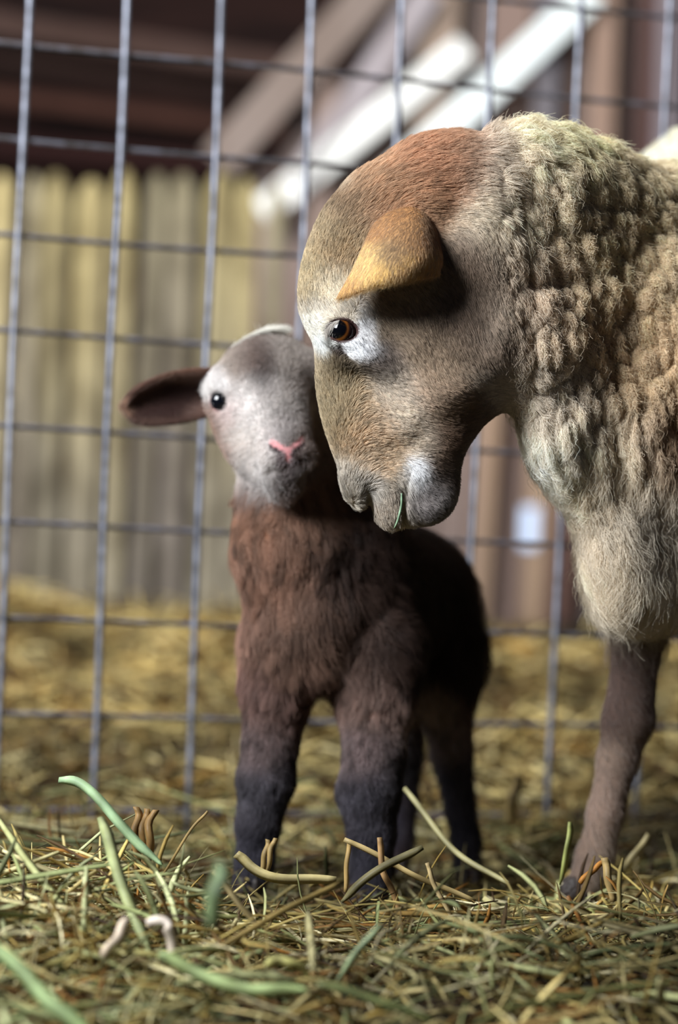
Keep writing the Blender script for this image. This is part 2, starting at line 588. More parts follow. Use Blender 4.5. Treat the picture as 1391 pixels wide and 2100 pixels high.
class Poly2D:
    """signed distance (inside positive) to an outline, on a grid"""
    def __init__(self, pts, lo, hi, step=4.0, blur=1, sub=6):
        P = np.asarray(pts, float)
        # Catmull-Rom through the outline points
        n = len(P)
        out = []
        for i in range(n):
            p0, p1, p2, p3 = P[i - 1], P[i], P[(i + 1) % n], P[(i + 2) % n]
            for t in np.arange(sub) / sub:
                out.append(0.5 * (2 * p1 + (p2 - p0) * t + (2 * p0 - 5 * p1 + 4 * p2 - p3) * t * t + (3 * p1 - p0 - 3 * p2 + p3) * t ** 3))
        P = np.array(out)
        self.lo, self.step = np.asarray(lo, float), step
        nx_, ny_ = (int((hi[k] - lo[k]) / step) + 1 for k in (0, 1))
        X, Y = np.meshgrid(lo[0] + np.arange(nx_) * step, lo[1] + np.arange(ny_) * step, indexing='ij')
        q = np.stack([X.ravel(), Y.ravel()], 1)
        d = np.full(len(q), 1e18); ins = np.zeros(len(q), bool)
        for i in range(len(P)):
            a, b = P[i], P[(i + 1) % len(P)]
            ba = b - a
            t = np.clip(((q - a) @ ba) / max(ba @ ba, 1e-9), 0, 1)
            d = np.minimum(d, ((q - a - t[:, None] * ba) ** 2).sum(1))
            c = ((a[1] > q[:, 1]) != (b[1] > q[:, 1]))
            with np.errstate(divide='ignore', invalid='ignore'):
                xc = a[0] + (q[:, 1] - a[1]) * ba[0] / ba[1]
            ins ^= c & (q[:, 0] < xc)
        D = (np.sqrt(d) * np.where(ins, 1, -1)).reshape(nx_, ny_)
        for _ in range(blur):
            E = np.pad(D, 1, mode='edge')
            D = (E[:-2, 1:-1] + E[2:, 1:-1] + E[1:-1, :-2] + E[1:-1, 2:] + 2 * D) / 6
        self.D = D
        self.X, self.Y = X, Y

    def field(self, ctrl, power=2.2):
        """smooth interpolation of (x, y, values...) on the grid"""
        c = np.asarray(ctrl, float)
        num = 0; den = 0
        for row in c:
            w_ = 1 / (((self.X - row[0]) ** 2 + (self.Y - row[1]) ** 2) + 900.0) ** power
            num = num + w_[..., None] * row[2:]
            den = den + w_[..., None]
        return num / den

    def sample(self, A, x, y):
        gx = np.clip((x - self.lo[0]) / self.step, 0, A.shape[0] - 1.001)
        gy = np.clip((y - self.lo[1]) / self.step, 0, A.shape[1] - 1.001)
        i, j = gx.astype(int), gy.astype(int)
        fx, fy = gx - i, gy - j
        if A.ndim == 3:
            fx, fy = fx[:, None], fy[:, None]
        return (A[i, j] * (1 - fx) + A[i + 1, j] * fx) * (1 - fy) + (A[i, j + 1] * (1 - fx) + A[i + 1, j + 1] * fx) * fy


def palette(L, base, spots):
    """coat colour (linear rgb) at local points L from soft-edged patches (x, y, radius, rgb[, weight[, z, rz]])"""
    num = np.tile(lin(base), (len(L), 1)) * 0.02
    den = np.full(len(L), 0.02)
    for sp in spots:
        x, y, r, c = sp[:4]
        wt = sp[4] if len(sp) > 4 else 1.0
        rx, ry = r if isinstance(r, tuple) else (r, r)
        e = ((L[:, 0] - x) / rx) ** 2 + ((L[:, 1] - y) / ry) ** 2
        if len(sp) > 6:
            e = e + ((L[:, 2] - sp[5]) / sp[6]) ** 2
        w_ = wt * np.exp(-e * 1.2)
        num += w_[:, None] * lin(c)
        den += w_
    return num / den[:, None]


def scatter(V, Q, N, count, dens=None):
    """area-weighted random points on a quad mesh: positions, normals"""
    T = np.concatenate([Q[:, [0, 1, 2]], Q[:, [0, 2, 3]]])
    a, b, c = V[T[:, 0]], V[T[:, 1]], V[T[:, 2]]
    ar = np.linalg.norm(np.cross(b - a, c - a), axis=1)
    if dens is not None:
        ar = ar * dens[T].mean(1)
    cs = np.cumsum(ar)
    t = np.searchsorted(cs, rng.random(count) * cs[-1])
    u, v = rng.random(count), rng.random(count)
    fl = u + v > 1
    u[fl], v[fl] = 1 - u[fl], 1 - v[fl]
    w_ = 1 - u - v
    T = T[t]
    P = V[T[:, 0]] * w_[:, None] + V[T[:, 1]] * u[:, None] + V[T[:, 2]] * v[:, None]
    Nn = N[T[:, 0]] * w_[:, None] + N[T[:, 1]] * u[:, None] + N[T[:, 2]] * v[:, None]
    return P, Nn / np.linalg.norm(Nn, axis=1)[:, None]


def blend_dirs(L, base, dirs):
    """flow direction at local points from (x, y, r, (dx, dy, dz)) control vectors"""
    out = np.tile(np.asarray(base, float) * 0.02, (len(L), 1))
    for x, y, r, d in dirs:
        w_ = np.exp(-(((L[:, 0] - x) ** 2 + (L[:, 1] - y) ** 2) / (r * r)))
        out += w_[:, None] * np.asarray(d, float)
    return out


def tangent(D, N):
    T = D - (D * N).sum(1)[:, None] * N
    return T / np.maximum(np.linalg.norm(T, axis=1), 1e-9)[:, None]


def hair_obj(name, PTS, R0, R1, col, mat, parent):
    """PTS (n, k, 3) world points -> a Curves object of tapered strands"""
    n, k, _ = PTS.shape
    cd = bpy.data.hair_curves.new(name)
    cd.add_curves([k] * n)
    cd.attributes['position'].data.foreach_set('vector', PTS.astype(np.float32).ravel())
    t = np.linspace(0, 1, k)
    rad = (R0 + (R1 - R0) * t)[None, :] * np.ones((n, 1))
    cd.attributes.new('radius', 'FLOAT', 'POINT').data.foreach_set('value', rad.astype(np.float32).ravel())
    c = np.ones((n, 4), np.float32)
    col = np.clip(col, 0.003, 0.95) ** 0.80
    c[:, :3] = 0.84 * col + 0.16 * col.mean(1)[:, None]
    cd.attributes.new('tone', 'FLOAT_COLOR', 'CURVE').data.foreach_set('color', c.ravel())
    cd.materials.append(mat)
    o = bpy.data.objects.new(name, cd)
    COL.objects.link(o)
    return adopt(o, parent)


def strands(fr, P, N, flow, length, lift, k=5, droop=0.0, jitter=0.25, curl=0.0, freq=2.0):
    """local-space strand points: rise along the normal, lean along flow, droop down, optional crimp"""
    n = len(P)
    T = tangent(flow + rng.normal(size=(n, 3)) * jitter * np.linalg.norm(flow, axis=1).mean(), N)
    Bt = np.cross(N, T)
    L = (np.broadcast_to(length, (n,)) * rng.uniform(0.7, 1.2, n))[:, None]
    lf = (np.broadcast_to(lift, (n,)) * rng.uniform(0.7, 1.3, n))[:, None]
    ph = rng.uniform(0, 6.28, (n, 1))
    out = np.empty((n, k, 3))
    for i, t in enumerate(np.linspace(0, 1, k)):
        d = T * (t * np.cos(lf * (1 - 0.5 * t))) + N * (t * np.sin(lf * (1 - 0.5 * t)))
        p = P + L * d
        p[:, 1] += droop * t * t * L[:, 0]
        if curl:
            p = p + Bt * curl * t * np.sin(ph + t * freq * 6.28) + N * curl * t * np.cos(ph * 1.7 + t * freq * 6.28)
        out[:, i] = p
    return out


def patch_geo(ctrl, nu=28, nv=22, th=8.0, edge=0.12):
    """closed, rounded shell through a rectangular net of control points (rows x cols x 3)"""
    Cn = np.asarray(ctrl, float)

    def cr(A, n):
        m_ = len(A)
        ts = np.linspace(0, m_ - 1, n)
        A2 = np.concatenate([2 * A[:1] - A[1:2], A, 2 * A[-1:] - A[-2:-1]])
        i = np.minimum(ts.astype(int), m_ - 2)
        t = (ts - i).reshape(-1, *([1] * (A.ndim - 1)))
        p0, p1, p2, p3 = A2[i], A2[i + 1], A2[i + 2], A2[i + 3]
        return 0.5 * (2 * p1 + (p2 - p0) * t + (2 * p0 - 5 * p1 + 4 * p2 - p3) * t * t + (3 * p1 - p0 - 3 * p2 + p3) * t ** 3)
    S = cr(np.swapaxes(cr(Cn, nv), 0, 1), nu)          # (nu, nv, 3)
    du, dv = np.gradient(S, axis=0), np.gradient(S, axis=1)
    n = np.cross(du, dv); n /= np.maximum(np.linalg.norm(n, axis=2), 1e-9)[..., None]
    a = np.linspace(0, 1, nu)[:, None]; b = np.linspace(0, 1, nv)[None, :]
    e = np.minimum(np.minimum(a, 1 - a), np.minimum(b, 1 - b)) / edge
    tk = th * np.sqrt(np.clip(1 - (1 - np.clip(e, 0, 1)) ** 2, 0.0, 1))
    tk = np.maximum(tk, 0.02 * th)
    top, bot = S + n * tk[..., None] / 2, S - n * tk[..., None] / 2
    V = np.concatenate([top.reshape(-1, 3), bot.reshape(-1, 3)])
    idx = np.arange(nu * nv).reshape(nu, nv)
    q = np.stack([idx[:-1, :-1], idx[1:, :-1], idx[1:, 1:], idx[:-1, 1:]], -1).reshape(-1, 4)
    M = nu * nv
    Q = [q, q[:, ::-1] + M]
    ring = np.concatenate([idx[:, 0], idx[-1, 1:], idx[-2::-1, -1], idx[0, -2:0:-1]])
    nx_ = np.roll(ring, -1)
    Q.append(np.stack([nx_, ring, ring + M, nx_ + M], 1))
    return V, np.concatenate(Q)


def ball_geo(c, r, nu=24, nv=16):
    V, F = [], []
    r = np.broadcast_to(np.asarray(r, float), (3,))
    for j in range(nv + 1):
        th_ = math.pi * j / nv
        for i in range(nu):
            a = 2 * math.pi * i / nu
            V.append((c[0] + r[0] * math.sin(th_) * math.cos(a), c[1] + r[1] * math.sin(th_) * math.sin(a), c[2] - r[2] * math.cos(th_)))
    for j in range(nv):
        for i in range(nu):
            F.append((j * nu + i, (j + 1) * nu + i, (j + 1) * nu + (i + 1) % nu, j * nu + (i + 1) % nu))
    return np.array(V), np.array(F)


M_skin = material('hide', (0.3, 0.25, 0.2), 0.85, attr='tone', spec=0.15, bump=(900, 0.3))
M_hair = hair_material('short_hair', 0.5)
M_wool = hair_material('wool', 0.65)
M_earskin = material('ear_hide', (0.3, 0.25, 0.2), 0.8, attr='tone', spec=0.2, bump=(700, 0.25))
M_horn = material('hoof_horn', tuple(lin((46, 38, 34))), 0.55, bump=(300, 0.3))


def eye_material(name, iris, pupil_axis_deg):
    """wet eyeball: dark oblong pupil, coloured iris, dark rim (object-space pattern on the ball itself)"""
    mt = bpy.data.materials.new(name)
    mt.use_nodes = True
    nt = mt.node_tree
    b = nt.nodes['Principled BSDF']
    b.inputs['Roughness'].default_value = 0.06
    b.inputs['Specular IOR Level'].default_value = 0.4
    b.inputs['Coat Weight'].default_value = 0.15
    b.inputs['Coat Roughness'].default_value = 0.02
    at = nt.nodes.new('ShaderNodeAttribute')
    at.attribute_name = 'tone'
    nt.links.new(at.outputs['Color'], b.inputs['Base Color'])
    return mt
# ------------------------------------------------------------------ the ewe
EW = Frame(2.0)
HEAD_TOP = [(985, 283), (935, 284), (882, 290), (832, 307), (784, 336), (735, 366), (694, 403), (660, 441), (637, 490),
            (622, 540), (615, 590), (617, 635), (630, 672), (645, 705), (650, 742), (651, 790), (658, 835), (669, 880),
            (686, 930), (701, 972), (714, 1005), (724, 1028), (734, 1035), (746, 1030), (758, 1026), (766, 1036), (774, 1056), (784, 1072),
            (800, 1080), (822, 1079), (850, 1076), (878, 1069), (902, 1053), (922, 1030), (933, 1004), (938, 975), (946, 940),
            (963, 905), (991, 868), (1018, 847), (1040, 842)]
NECK_LOW = [(1062, 858), (1078, 900), (1095, 940), (1130, 985), (1175, 1025), (1206, 1070), (1222, 1140), (1238, 1205),
            (1262, 1250), (1310, 1278), (1391, 1285), (1550, 1300), (1700, 1280)]
NECK_TOP = [(1750, 800), (1700, 420), (1600, 380), (1480, 340), (1380, 312), (1300, 284), (1230, 264), (1150, 248), (1090, 248), (1035, 262)]
EP = Poly2D(HEAD_TOP + NECK_LOW + NECK_TOP, (540, 160), (1900, 1420), 4.0, blur=2)
E_RW = EP.field([
    (640, 560, 100, 112), (720, 690, 100, 132), (690, 480, 100, 112), (760, 400, 105, 118), (880, 400, 115, 122), (830, 560, 120, 142),
    (850, 660, 125, 128), (920, 780, 110, 105), (940, 690, 130, 120), (720, 840, 90, 88), (800, 860, 100, 92), (730, 980, 62, 70), (800, 960, 80, 74),
    (800, 1040, 52, 56), (880, 1020, 52, 52), (880, 930, 80, 76), (960, 850, 70, 74),
    (1050, 500, 190, 150), (1050, 700, 190, 150), (1150, 700, 220, 185), (1250, 400, 150, 190), (1180, 950, 120, 170), (1400, 900, 240, 260),
    (1280, 1180, 110, 200), (1500, 600, 240, 270), (1650, 900, 260, 300)])
E_W0 = lambda x: 380 * smoothstep(930, 1560, x)
EYE_C = np.array([702.0, 687.0])


def ewe_head_base(P):
    x, y, z = P[:, 0], P[:, 1], P[:, 2]
    d2 = EP.sample(EP.D, x, y)
    rw = EP.sample(E_RW, x, y)
    R, Wd = rw[:, 0], rw[:, 1]
    zz = (z - E_W0(x)) / Wd
    a = np.clip(1 - d2 / R, 0, None)
    f_ = np.power(np.power(a, 2.3) + np.power(np.abs(zz), 2.3), 1 / 2.3) - 1
    f_ = f_ * np.minimum(R, Wd) * 0.8
    return f_


# depth of the near and far cheek at the eye, found on the base shape
_zs = np.linspace(-220, 0, 221)
_f = ewe_head_base(np.stack([np.full(221, EYE_C[0]), np.full(221, EYE_C[1]), _zs], 1))
Z_EYE = _zs[np.argmax(_f < 0)]
EYE_R = 33.0
EYE_Z = Z_EYE + 17


def ewe_sdf(P):
    d = ewe_head_base(P)
    M = P.copy(); M[:, 2] = -np.abs(P[:, 2])                     # mirrored head details
    head = P[:, 0] < 1000
    # cheek bone, brow ridge, jaw muscle, muzzle forms
    d = smin(d, ell(M, (735, 632, Z_EYE + 26), (62, 26, 32), rotz(-12)), 26)
    d = smin(d, ell(M, (765, 735, Z_EYE + 36), (70, 24, 34), rotz(38)), 30)
    d = smin(d, ell(M, (915, 730, -78), (85, 105, 46)), 50)
    d = smin(d, ell(M, (872, 445, -95), (40, 36, 34)), 30)         # ear root
    d = smin(d, ell(M, (726, 1000, -40), (20, 40, 26), rotz(-22)), 26)
    d = smin(d, ell(M, (795, 1010, -30), (30, 62, 28), rotz(-8)), 30)
    d = smin(d, ell(M, (880, 1005, -26), (46, 60, 32)), 30)
    d = smin(d, ell(M, (856, 965, -52), (26, 40, 18)), 30)
    # eye socket, lids
    e0 = np.array([EYE_C[0], EYE_C[1], EYE_Z])
    d = smin(d, ell(M, e0 + (2, 0, 3), (44, 40, 38)), 14)
    q = M - e0
    ca, sa = math.cos(math.radians(-8)), math.sin(math.radians(-8))
    u = q[:, 0] * ca - q[:, 1] * sa
    v = q[:, 0] * sa + q[:, 1] * ca
    alm = np.sqrt((u / 29) ** 2 + (np.where(v < 0, v / 18, v / 19)) ** 2) - 1
    alm = np.maximum(alm * 18, (q[:, 2] + 0))
    d = smax(d, -alm, 4)
    # tear groove, mouth line, nostril slit
    d = smax(d, -cap(M, (692, 722, Z_EYE - 2), (738, 780, Z_EYE + 6), 6, 9), 12)
    d = smax(d, -cap(M, (838, 958, -78), (826, 1010, -70), 3, 5), 8)
    d = smax(d, -cap(M, (826, 1010, -66), (826, 1090, -20), 6, 12), 8)
    d = smax(d, -cap(M, (758, 1040, -30), (748, 1012, -66), 11, 6), 8)
    # trunk and legs
    d = smin(d, cap(P, (1590, 690, 520), (1880, 545, 1270), 420, 575), 120)
    d = smin(d, cap(P, (1500, 820, 380), (1600, 1000, 500), 300, 270), 120)
    for ch, r in EWE_LEGS:
        for i in range(len(ch) - 1):
            d = smin(d, cap(P, ch[i], ch[i + 1], r[i], r[i + 1]), 22)
    return d


def hoofz(x, z):
    """local y of the bedding under a foot at local x and depth z"""
    return EW.local(np.array([[0, 2.0 + z * EW.s, 0.0]]))[0, 1]


far_fore = [pt(1330, 1190, 480), pt(1305, 1340, 500), pt(1289, 1475, 505), pt(1268, 1555, 505), pt(1243, 1665, 500), pt(1222, 1755, 495), pt(1200, 1812, 480)]
near_fore = [pt(1560, 1190, 240), pt(1545, 1350, 235), pt(1540, 1520, 235), pt(1535, 1600, 235), pt(1525, 1740, 232), pt(1512, 1830, 228), pt(1495, 1890, 215)]
rl = [88, 50, 55, 43, 37, 39, 38]
hind_a = [np.array(p, float) for p in ((1990, 1000, 1420), (1960, 1250, 1420), (2040, 1450, 1460), (2020, 1600, 1450), (1990, 1760, 1430), (1970, 1880, 1420))]
hind_b = [p + np.array((260, 0, -330)) for p in hind_a]
EWE_LEGS = [(far_fore, rl), (near_fore, rl), (hind_a, [190, 95, 60, 46, 44, 42]), (hind_b, [190, 95, 60, 46, 44, 42])]


def ewe_warp(G):
    o = G.copy()
    x = G[:, 0]
    o[:, 0] = np.where(x > 1430, 1430 + (x - 1430) * 3, x)
    z = G[:, 2]
    o[:, 2] = np.where(z > 620, 620 + (z - 620) * 3, z)
    return o


ewe_V, ewe_Q = polygonize(ewe_sdf, (560, 0, -420), (1430 + 1150 / 3, 1960, 620 + 1300 / 3), EWE_H, warp=ewe_warp)
ewe_V = relax(ewe_V, ewe_Q, 2, 0.5)
ewe_N = vnormals(ewe_V, ewe_Q)

EWE_SPOTS = [
    (745, 350, 70, (176, 134, 94)), (860, 315, 75, (172, 114, 74), 1.3), (940, 320, 50, (168, 126, 94)), (660, 470, 45, (150, 128, 92)), (625, 560, 40, (168, 146, 104)),
    (684, 384, (24, 16), (210, 202, 176), 1.2), (700, 430, 45, (118, 90, 60), 1.3), (700, 520, 45, (150, 120, 80)), (680, 590, 34, (196, 180, 150)), (820, 420, 60, (160, 112, 72)),
    (690, 638, (44, 15), (188, 176, 158)), (652, 672, (18, 22), (196, 190, 176)), (746, 668, (14, 30), (206, 204, 206), 1.3), (738, 712, (30, 16), (224, 224, 228), 1.7),
    (666, 716, (13, 22), (202, 204, 202), 1.4), (714, 750, (24, 15), (84, 70, 54), 2.2), (692, 722, (9, 14), (60, 44, 40), 2.2),
    (785, 735, (36, 34), (92, 78, 72), 2.0), (830, 620, 60, (140, 118, 94)), (870, 700, 70, (146, 120, 94)), (930, 640, 60, (104, 80, 64)), (960, 560, 60, (112, 88, 70)),
    (690, 830, 60, (158, 138, 102)), (670, 780, 40, (150, 130, 98)), (770, 860, 60, (184, 150, 112)), (800, 790, 40, (204, 188, 168)), (820, 850, 42, (212, 196, 174)),
    (880, 800, 50, (168, 138, 110)), (930, 830, 40, (120, 92, 68)), (905, 905, 42, (98, 70, 50), 1.6), (960, 860, 45, (82, 58, 42), 1.6), (930, 960, 40, (70, 52, 40), 1.6),
    (770, 930, 45, (190, 160, 124)), (720, 990, 32, (158, 148, 134)), (760, 1000, 24, (164, 156, 146)), (796, 1040, 32, (168, 152, 134)), (830, 980, 24, (176, 164, 148)),
    (848, 965, (20, 26), (236, 236, 240), 1.6), (880, 1020, 40, (134, 124, 122)), (910, 1040, 30, (100, 90, 86)), (860, 905, 30, (206, 186, 160)),
    (1000, 700, 50, (142, 118, 98)), (1010, 800, 40, (170, 152, 134)), (990, 600, 50, (128, 106, 88)),
    (1020, 330, 60, (190, 172, 150)), (1100, 420, 90, (202, 184, 156)), (1120, 270, 60, (212, 196, 160)), (1200, 260, 60, (208, 190, 140)), (1300, 330, 90, (200, 180, 140)),
    (1250, 520, 110, (206, 182, 142)), (1100, 600, 90, (186, 164, 138)), (1300, 700, 110, (196, 168, 128)), (1150, 800, 80, (194, 178, 156)), (1130, 930, 60, (214, 204, 186)),
    (1250, 950, 90, (198, 182, 156)), (1330, 1080, 90, (176, 162, 142)), (1260, 1200, 80, (196, 180, 154)), (1380, 1200, 90, (190, 176, 152)), (1380, 900, 60, (150, 118, 84)),
    (1300, 1420, (80, 90), (98, 78, 72)), (1285, 1510, (60, 46), (76, 58, 52)), (1240, 1680, 80, (124, 102, 90)), (1215, 1780, 50, (112, 92, 80)), (1195, 1840, 60, (98, 80, 70)), (1500, 1600, (120, 250), (104, 84, 76)), (2050, 1620, (420, 260), (112, 92, 82), 2.0), (1600, 90, (260, 140), (226, 216, 186)),
]


def ewe_color(L):
    k = (1 + L[:, 2] / FP)[:, None]
    Q2 = L.copy()
    Q2[:, :2] = (L[:, :2] - (CX, CY)) / k + (CX, CY)
    Q2[:, :2] = np.where(L[:, 2:3] < 0, Q2[:, :2], L[:, :2])
    return palette(Q2, (196, 178, 146), EWE_SPOTS)


ewe_C = ewe_color(ewe_V)


def wool_mask(L):
    """1 where long fleece grows, 0 on the short-haired face and the legs"""
    x, y, z = L[:, 0], L[:, 1], L[:, 2]
    edge = np.interp(y, [200, 300, 400, 500, 600, 700, 800, 850, 2000], [955, 975, 985, 1000, 1020, 1040, 1050, 1060, 1060])
    m_ = smoothstep(-30, 90, x - edge)
    return m_ * smoothstep(60, -10, y - np.where(x < 1700, 1325, 1350))


ewe_wm = wool_mask(ewe_V)
# lumpy fleece: staples separated by creases
wool_len = 30.0
iv = np.nonzero(ewe_wm > 0.3)[0]


def seeds_in(Qp, spacing):
    """one random member of every occupied cell of a jittered grid"""
    key = np.floor(Qp / spacing + 0.37).astype(np.int64)
    kk = (key[:, 0] * 100003 + key[:, 1]) * 100003 + key[:, 2]
    order = rng.permutation(len(kk))
    _, first = np.unique(kk[order], return_index=True)
    return order[first]


def near2(tree_pts, pts):
    """nearest and second nearest distance and nearest index"""
    kd = kdtree.KDTree(len(tree_pts))
    for i, p in enumerate(tree_pts):
        kd.insert(p, i)
    kd.balance()
    d1 = np.empty(len(pts)); d2 = np.empty(len(pts)); ix = np.empty(len(pts), int)
    for i, p in enumerate(pts):
        r = kd.find_n(p, 2)
        ix[i] = r[0][1]; d1[i] = r[0][2]; d2[i] = r[1][2]
    return ix, d1, d2


def staple_space(L):
    """stretch in which staples are round: long down the throat, rounder on the shoulder"""
    k = 0.42 + 0.38 * smoothstep(1080, 1260, L[:, 0]) * smoothstep(1150, 900, L[:, 1])
    q = L.copy()
    q[:, 0] = L[:, 0] + 0.28 * (L[:, 1] - 600) * -1.0 * (1 - k)
    q[:, 1] = L[:, 1] * 0.62
    q += 7 * np.stack([vnoise3(L, 0.03, 4), vnoise3(L, 0.03, 5), vnoise3(L, 0.03, 6)], 1)
    return q


sq = staple_space(ewe_V[iv])
sd = seeds_in(sq, 34.0)
st_pts, st_L, st_N = sq[sd], ewe_V[iv][sd], ewe_N[iv][sd]
ix, d1, d2 = near2(st_pts, sq)
crease = np.exp(-((d2 - d1) / 7.0) ** 2)
deep = 0.68 + 0.42 * smoothstep(-0.5, 0.7, vnoise3(ewe_V[iv], 0.012, 9))
deep *= 0.35 + 0.65 * smoothstep(1150, 900, ewe_V[iv][:, 1])
disp = np.zeros(len(ewe_V))
bq = staple_space(ewe_V[iv]) + 0.0
bix, b1, b2 = near2(bq[seeds_in(bq, 74.0)], bq)
big = np.exp(-((b2 - b1) / 16.0) ** 2) * smoothstep(1250, 1000, ewe_V[iv][:, 1])
disp[iv] = ewe_wm[iv] * (10 - 22 * crease * deep - 24 * big * deep)
ewe_Vd = ewe_V + ewe_N * disp[:, None]
ewe_Vd = relax(ewe_Vd, ewe_Q, 1, 0.4)
ewe_N2 = vnormals(ewe_Vd, ewe_Q)

skin_c = ewe_C * (1 - 0.35 * ewe_wm[:, None])
# hide on lips, nostril and lids is bare and darker
_e = np.sqrt(((ewe_V[:, 0] - EYE_C[0]) / 33) ** 2 + ((ewe_V[:, 1] - EYE_C[1]) / 24) ** 2)
lid = smoothstep(1.25, 0.95, _e)[:, None]
skin_c = skin_c * (1 - lid) + lid * lin((64, 44, 42))

ewe = tag(empty('ewe', EW.world(np.array([[1500, 1890, 500.0]]))[0]),
          'tan faced woolly ewe bending her head down to the brown lamb', 'sheep')
mesh_obj('body', EW.world(ewe_Vd), ewe_Q, M_skin, ewe, colors=skin_c)


# eyes
def ewe_eye(side):
    c = np.array([EYE_C[0], EYE_C[1], EYE_Z * 1.0])
    V, F = ball_geo((0, 0, 0), (EYE_R, EYE_R, EYE_R), 64, 48)
    look = np.array([-0.52, -0.10, -1.0]); look /= np.linalg.norm(look)
    xa = np.cross(look, [0, 1, 0]); xa /= np.linalg.norm(xa)
    ya = np.cross(xa, look)
    U = V @ xa / EYE_R; Vv = V @ ya / EYE_R; D = V @ look
    rr = np.sqrt(U ** 2 + Vv ** 2)
    pup = np.sqrt((U / 0.70) ** 2 + (Vv / 0.60) ** 2)
    tone = np.tile(lin((112, 64, 24)), (len(V), 1))
    tone = tone * (1 - smoothstep(0.72, 0.82, rr))[:, None] + smoothstep(0.72, 0.82, rr)[:, None] * lin((34, 20, 20))
    p_ = smoothstep(1.08, 0.94, pup)[:, None]
    tone = tone * (1 - p_) + p_ * lin((5, 5, 8))
    tone[D < 0] = lin((40, 26, 24))
    V = V + c
    V[:, 2] *= side
    if side < 0:
        F = F[:, ::-1]
    return mesh_obj('eyeball', EW.world(V), F, M_eye, ewe, colors=tone)


M_eye = eye_material('wet_eye', None, 0)
for side in (1, -1):
    ewe_eye(side)

# ears: near one folded forward over the temple, far one its mirror
EAR = np.array([
    [(770, 452, -96), (808, 430, -118), (852, 424, -122), (890, 452, -104)],
    [(748, 500, -138), (804, 474, -182), (862, 470, -186), (900, 496, -142)],
    [(720, 560, -168), (790, 530, -222), (862, 522, -222), (907, 530, -166)],
    [(694, 606, -176), (766, 576, -232), (836, 562, -232), (904, 554, -172)],
    [(692, 613, -172), (764, 592, -222), (832, 579, -222), (904, 564, -166)]], float)
EAR = np.array([[pt(*p) for p in row] for row in EAR])
EAR_SPOTS = [(700, 605, 30, (196, 152, 92)), (745, 560, 34, (206, 172, 112)), (760, 480, 30, (172, 126, 80)), (800, 550, 28, (140, 112, 80)), (780, 590, 22, (206, 166, 98)),
             (845, 500, 36, (150, 112, 74)), (830, 450, 30, (168, 122, 78)), (885, 560, 26, (196, 150, 96)), (885, 510, 24, (128, 84, 52)), (830, 572, 22, (200, 158, 96)), (890, 460, 24, (124, 84, 54))]
for side in (1, -1):
    V, Q = patch_geo(EAR, 44, 34, th=13.0, edge=0.10)
    col = palette(V, (160, 122, 84), EAR_SPOTS)
    nrm = vnormals(V, Q)
    if side < 0:
        V = V * np.array([1, 1, -1]); Q = Q[:, ::-1]; nrm = vnormals(V, Q)
    ear = mesh_obj('ear', EW.world(V), Q, M_earskin, ewe, colors=col)
    if HAIR and side > 0:
        P, Nn = scatter(V, Q, nrm, int(9000 * HAIR))
        fl = np.tile(np.array([[-0.35, 1.0, 0.0]]), (len(P), 1))
        S = strands(EW, P, Nn, fl, 12.0, 0.22, k=4, droop=0.1)
        cc = palette(P, (160, 122, 84), EAR_SPOTS) * rng.uniform(0.75, 1.25, (len(P), 1))
        hair_obj('ear_hair', EW.world(S), 0.00012, 0.00004, cc, M_hair, ear)

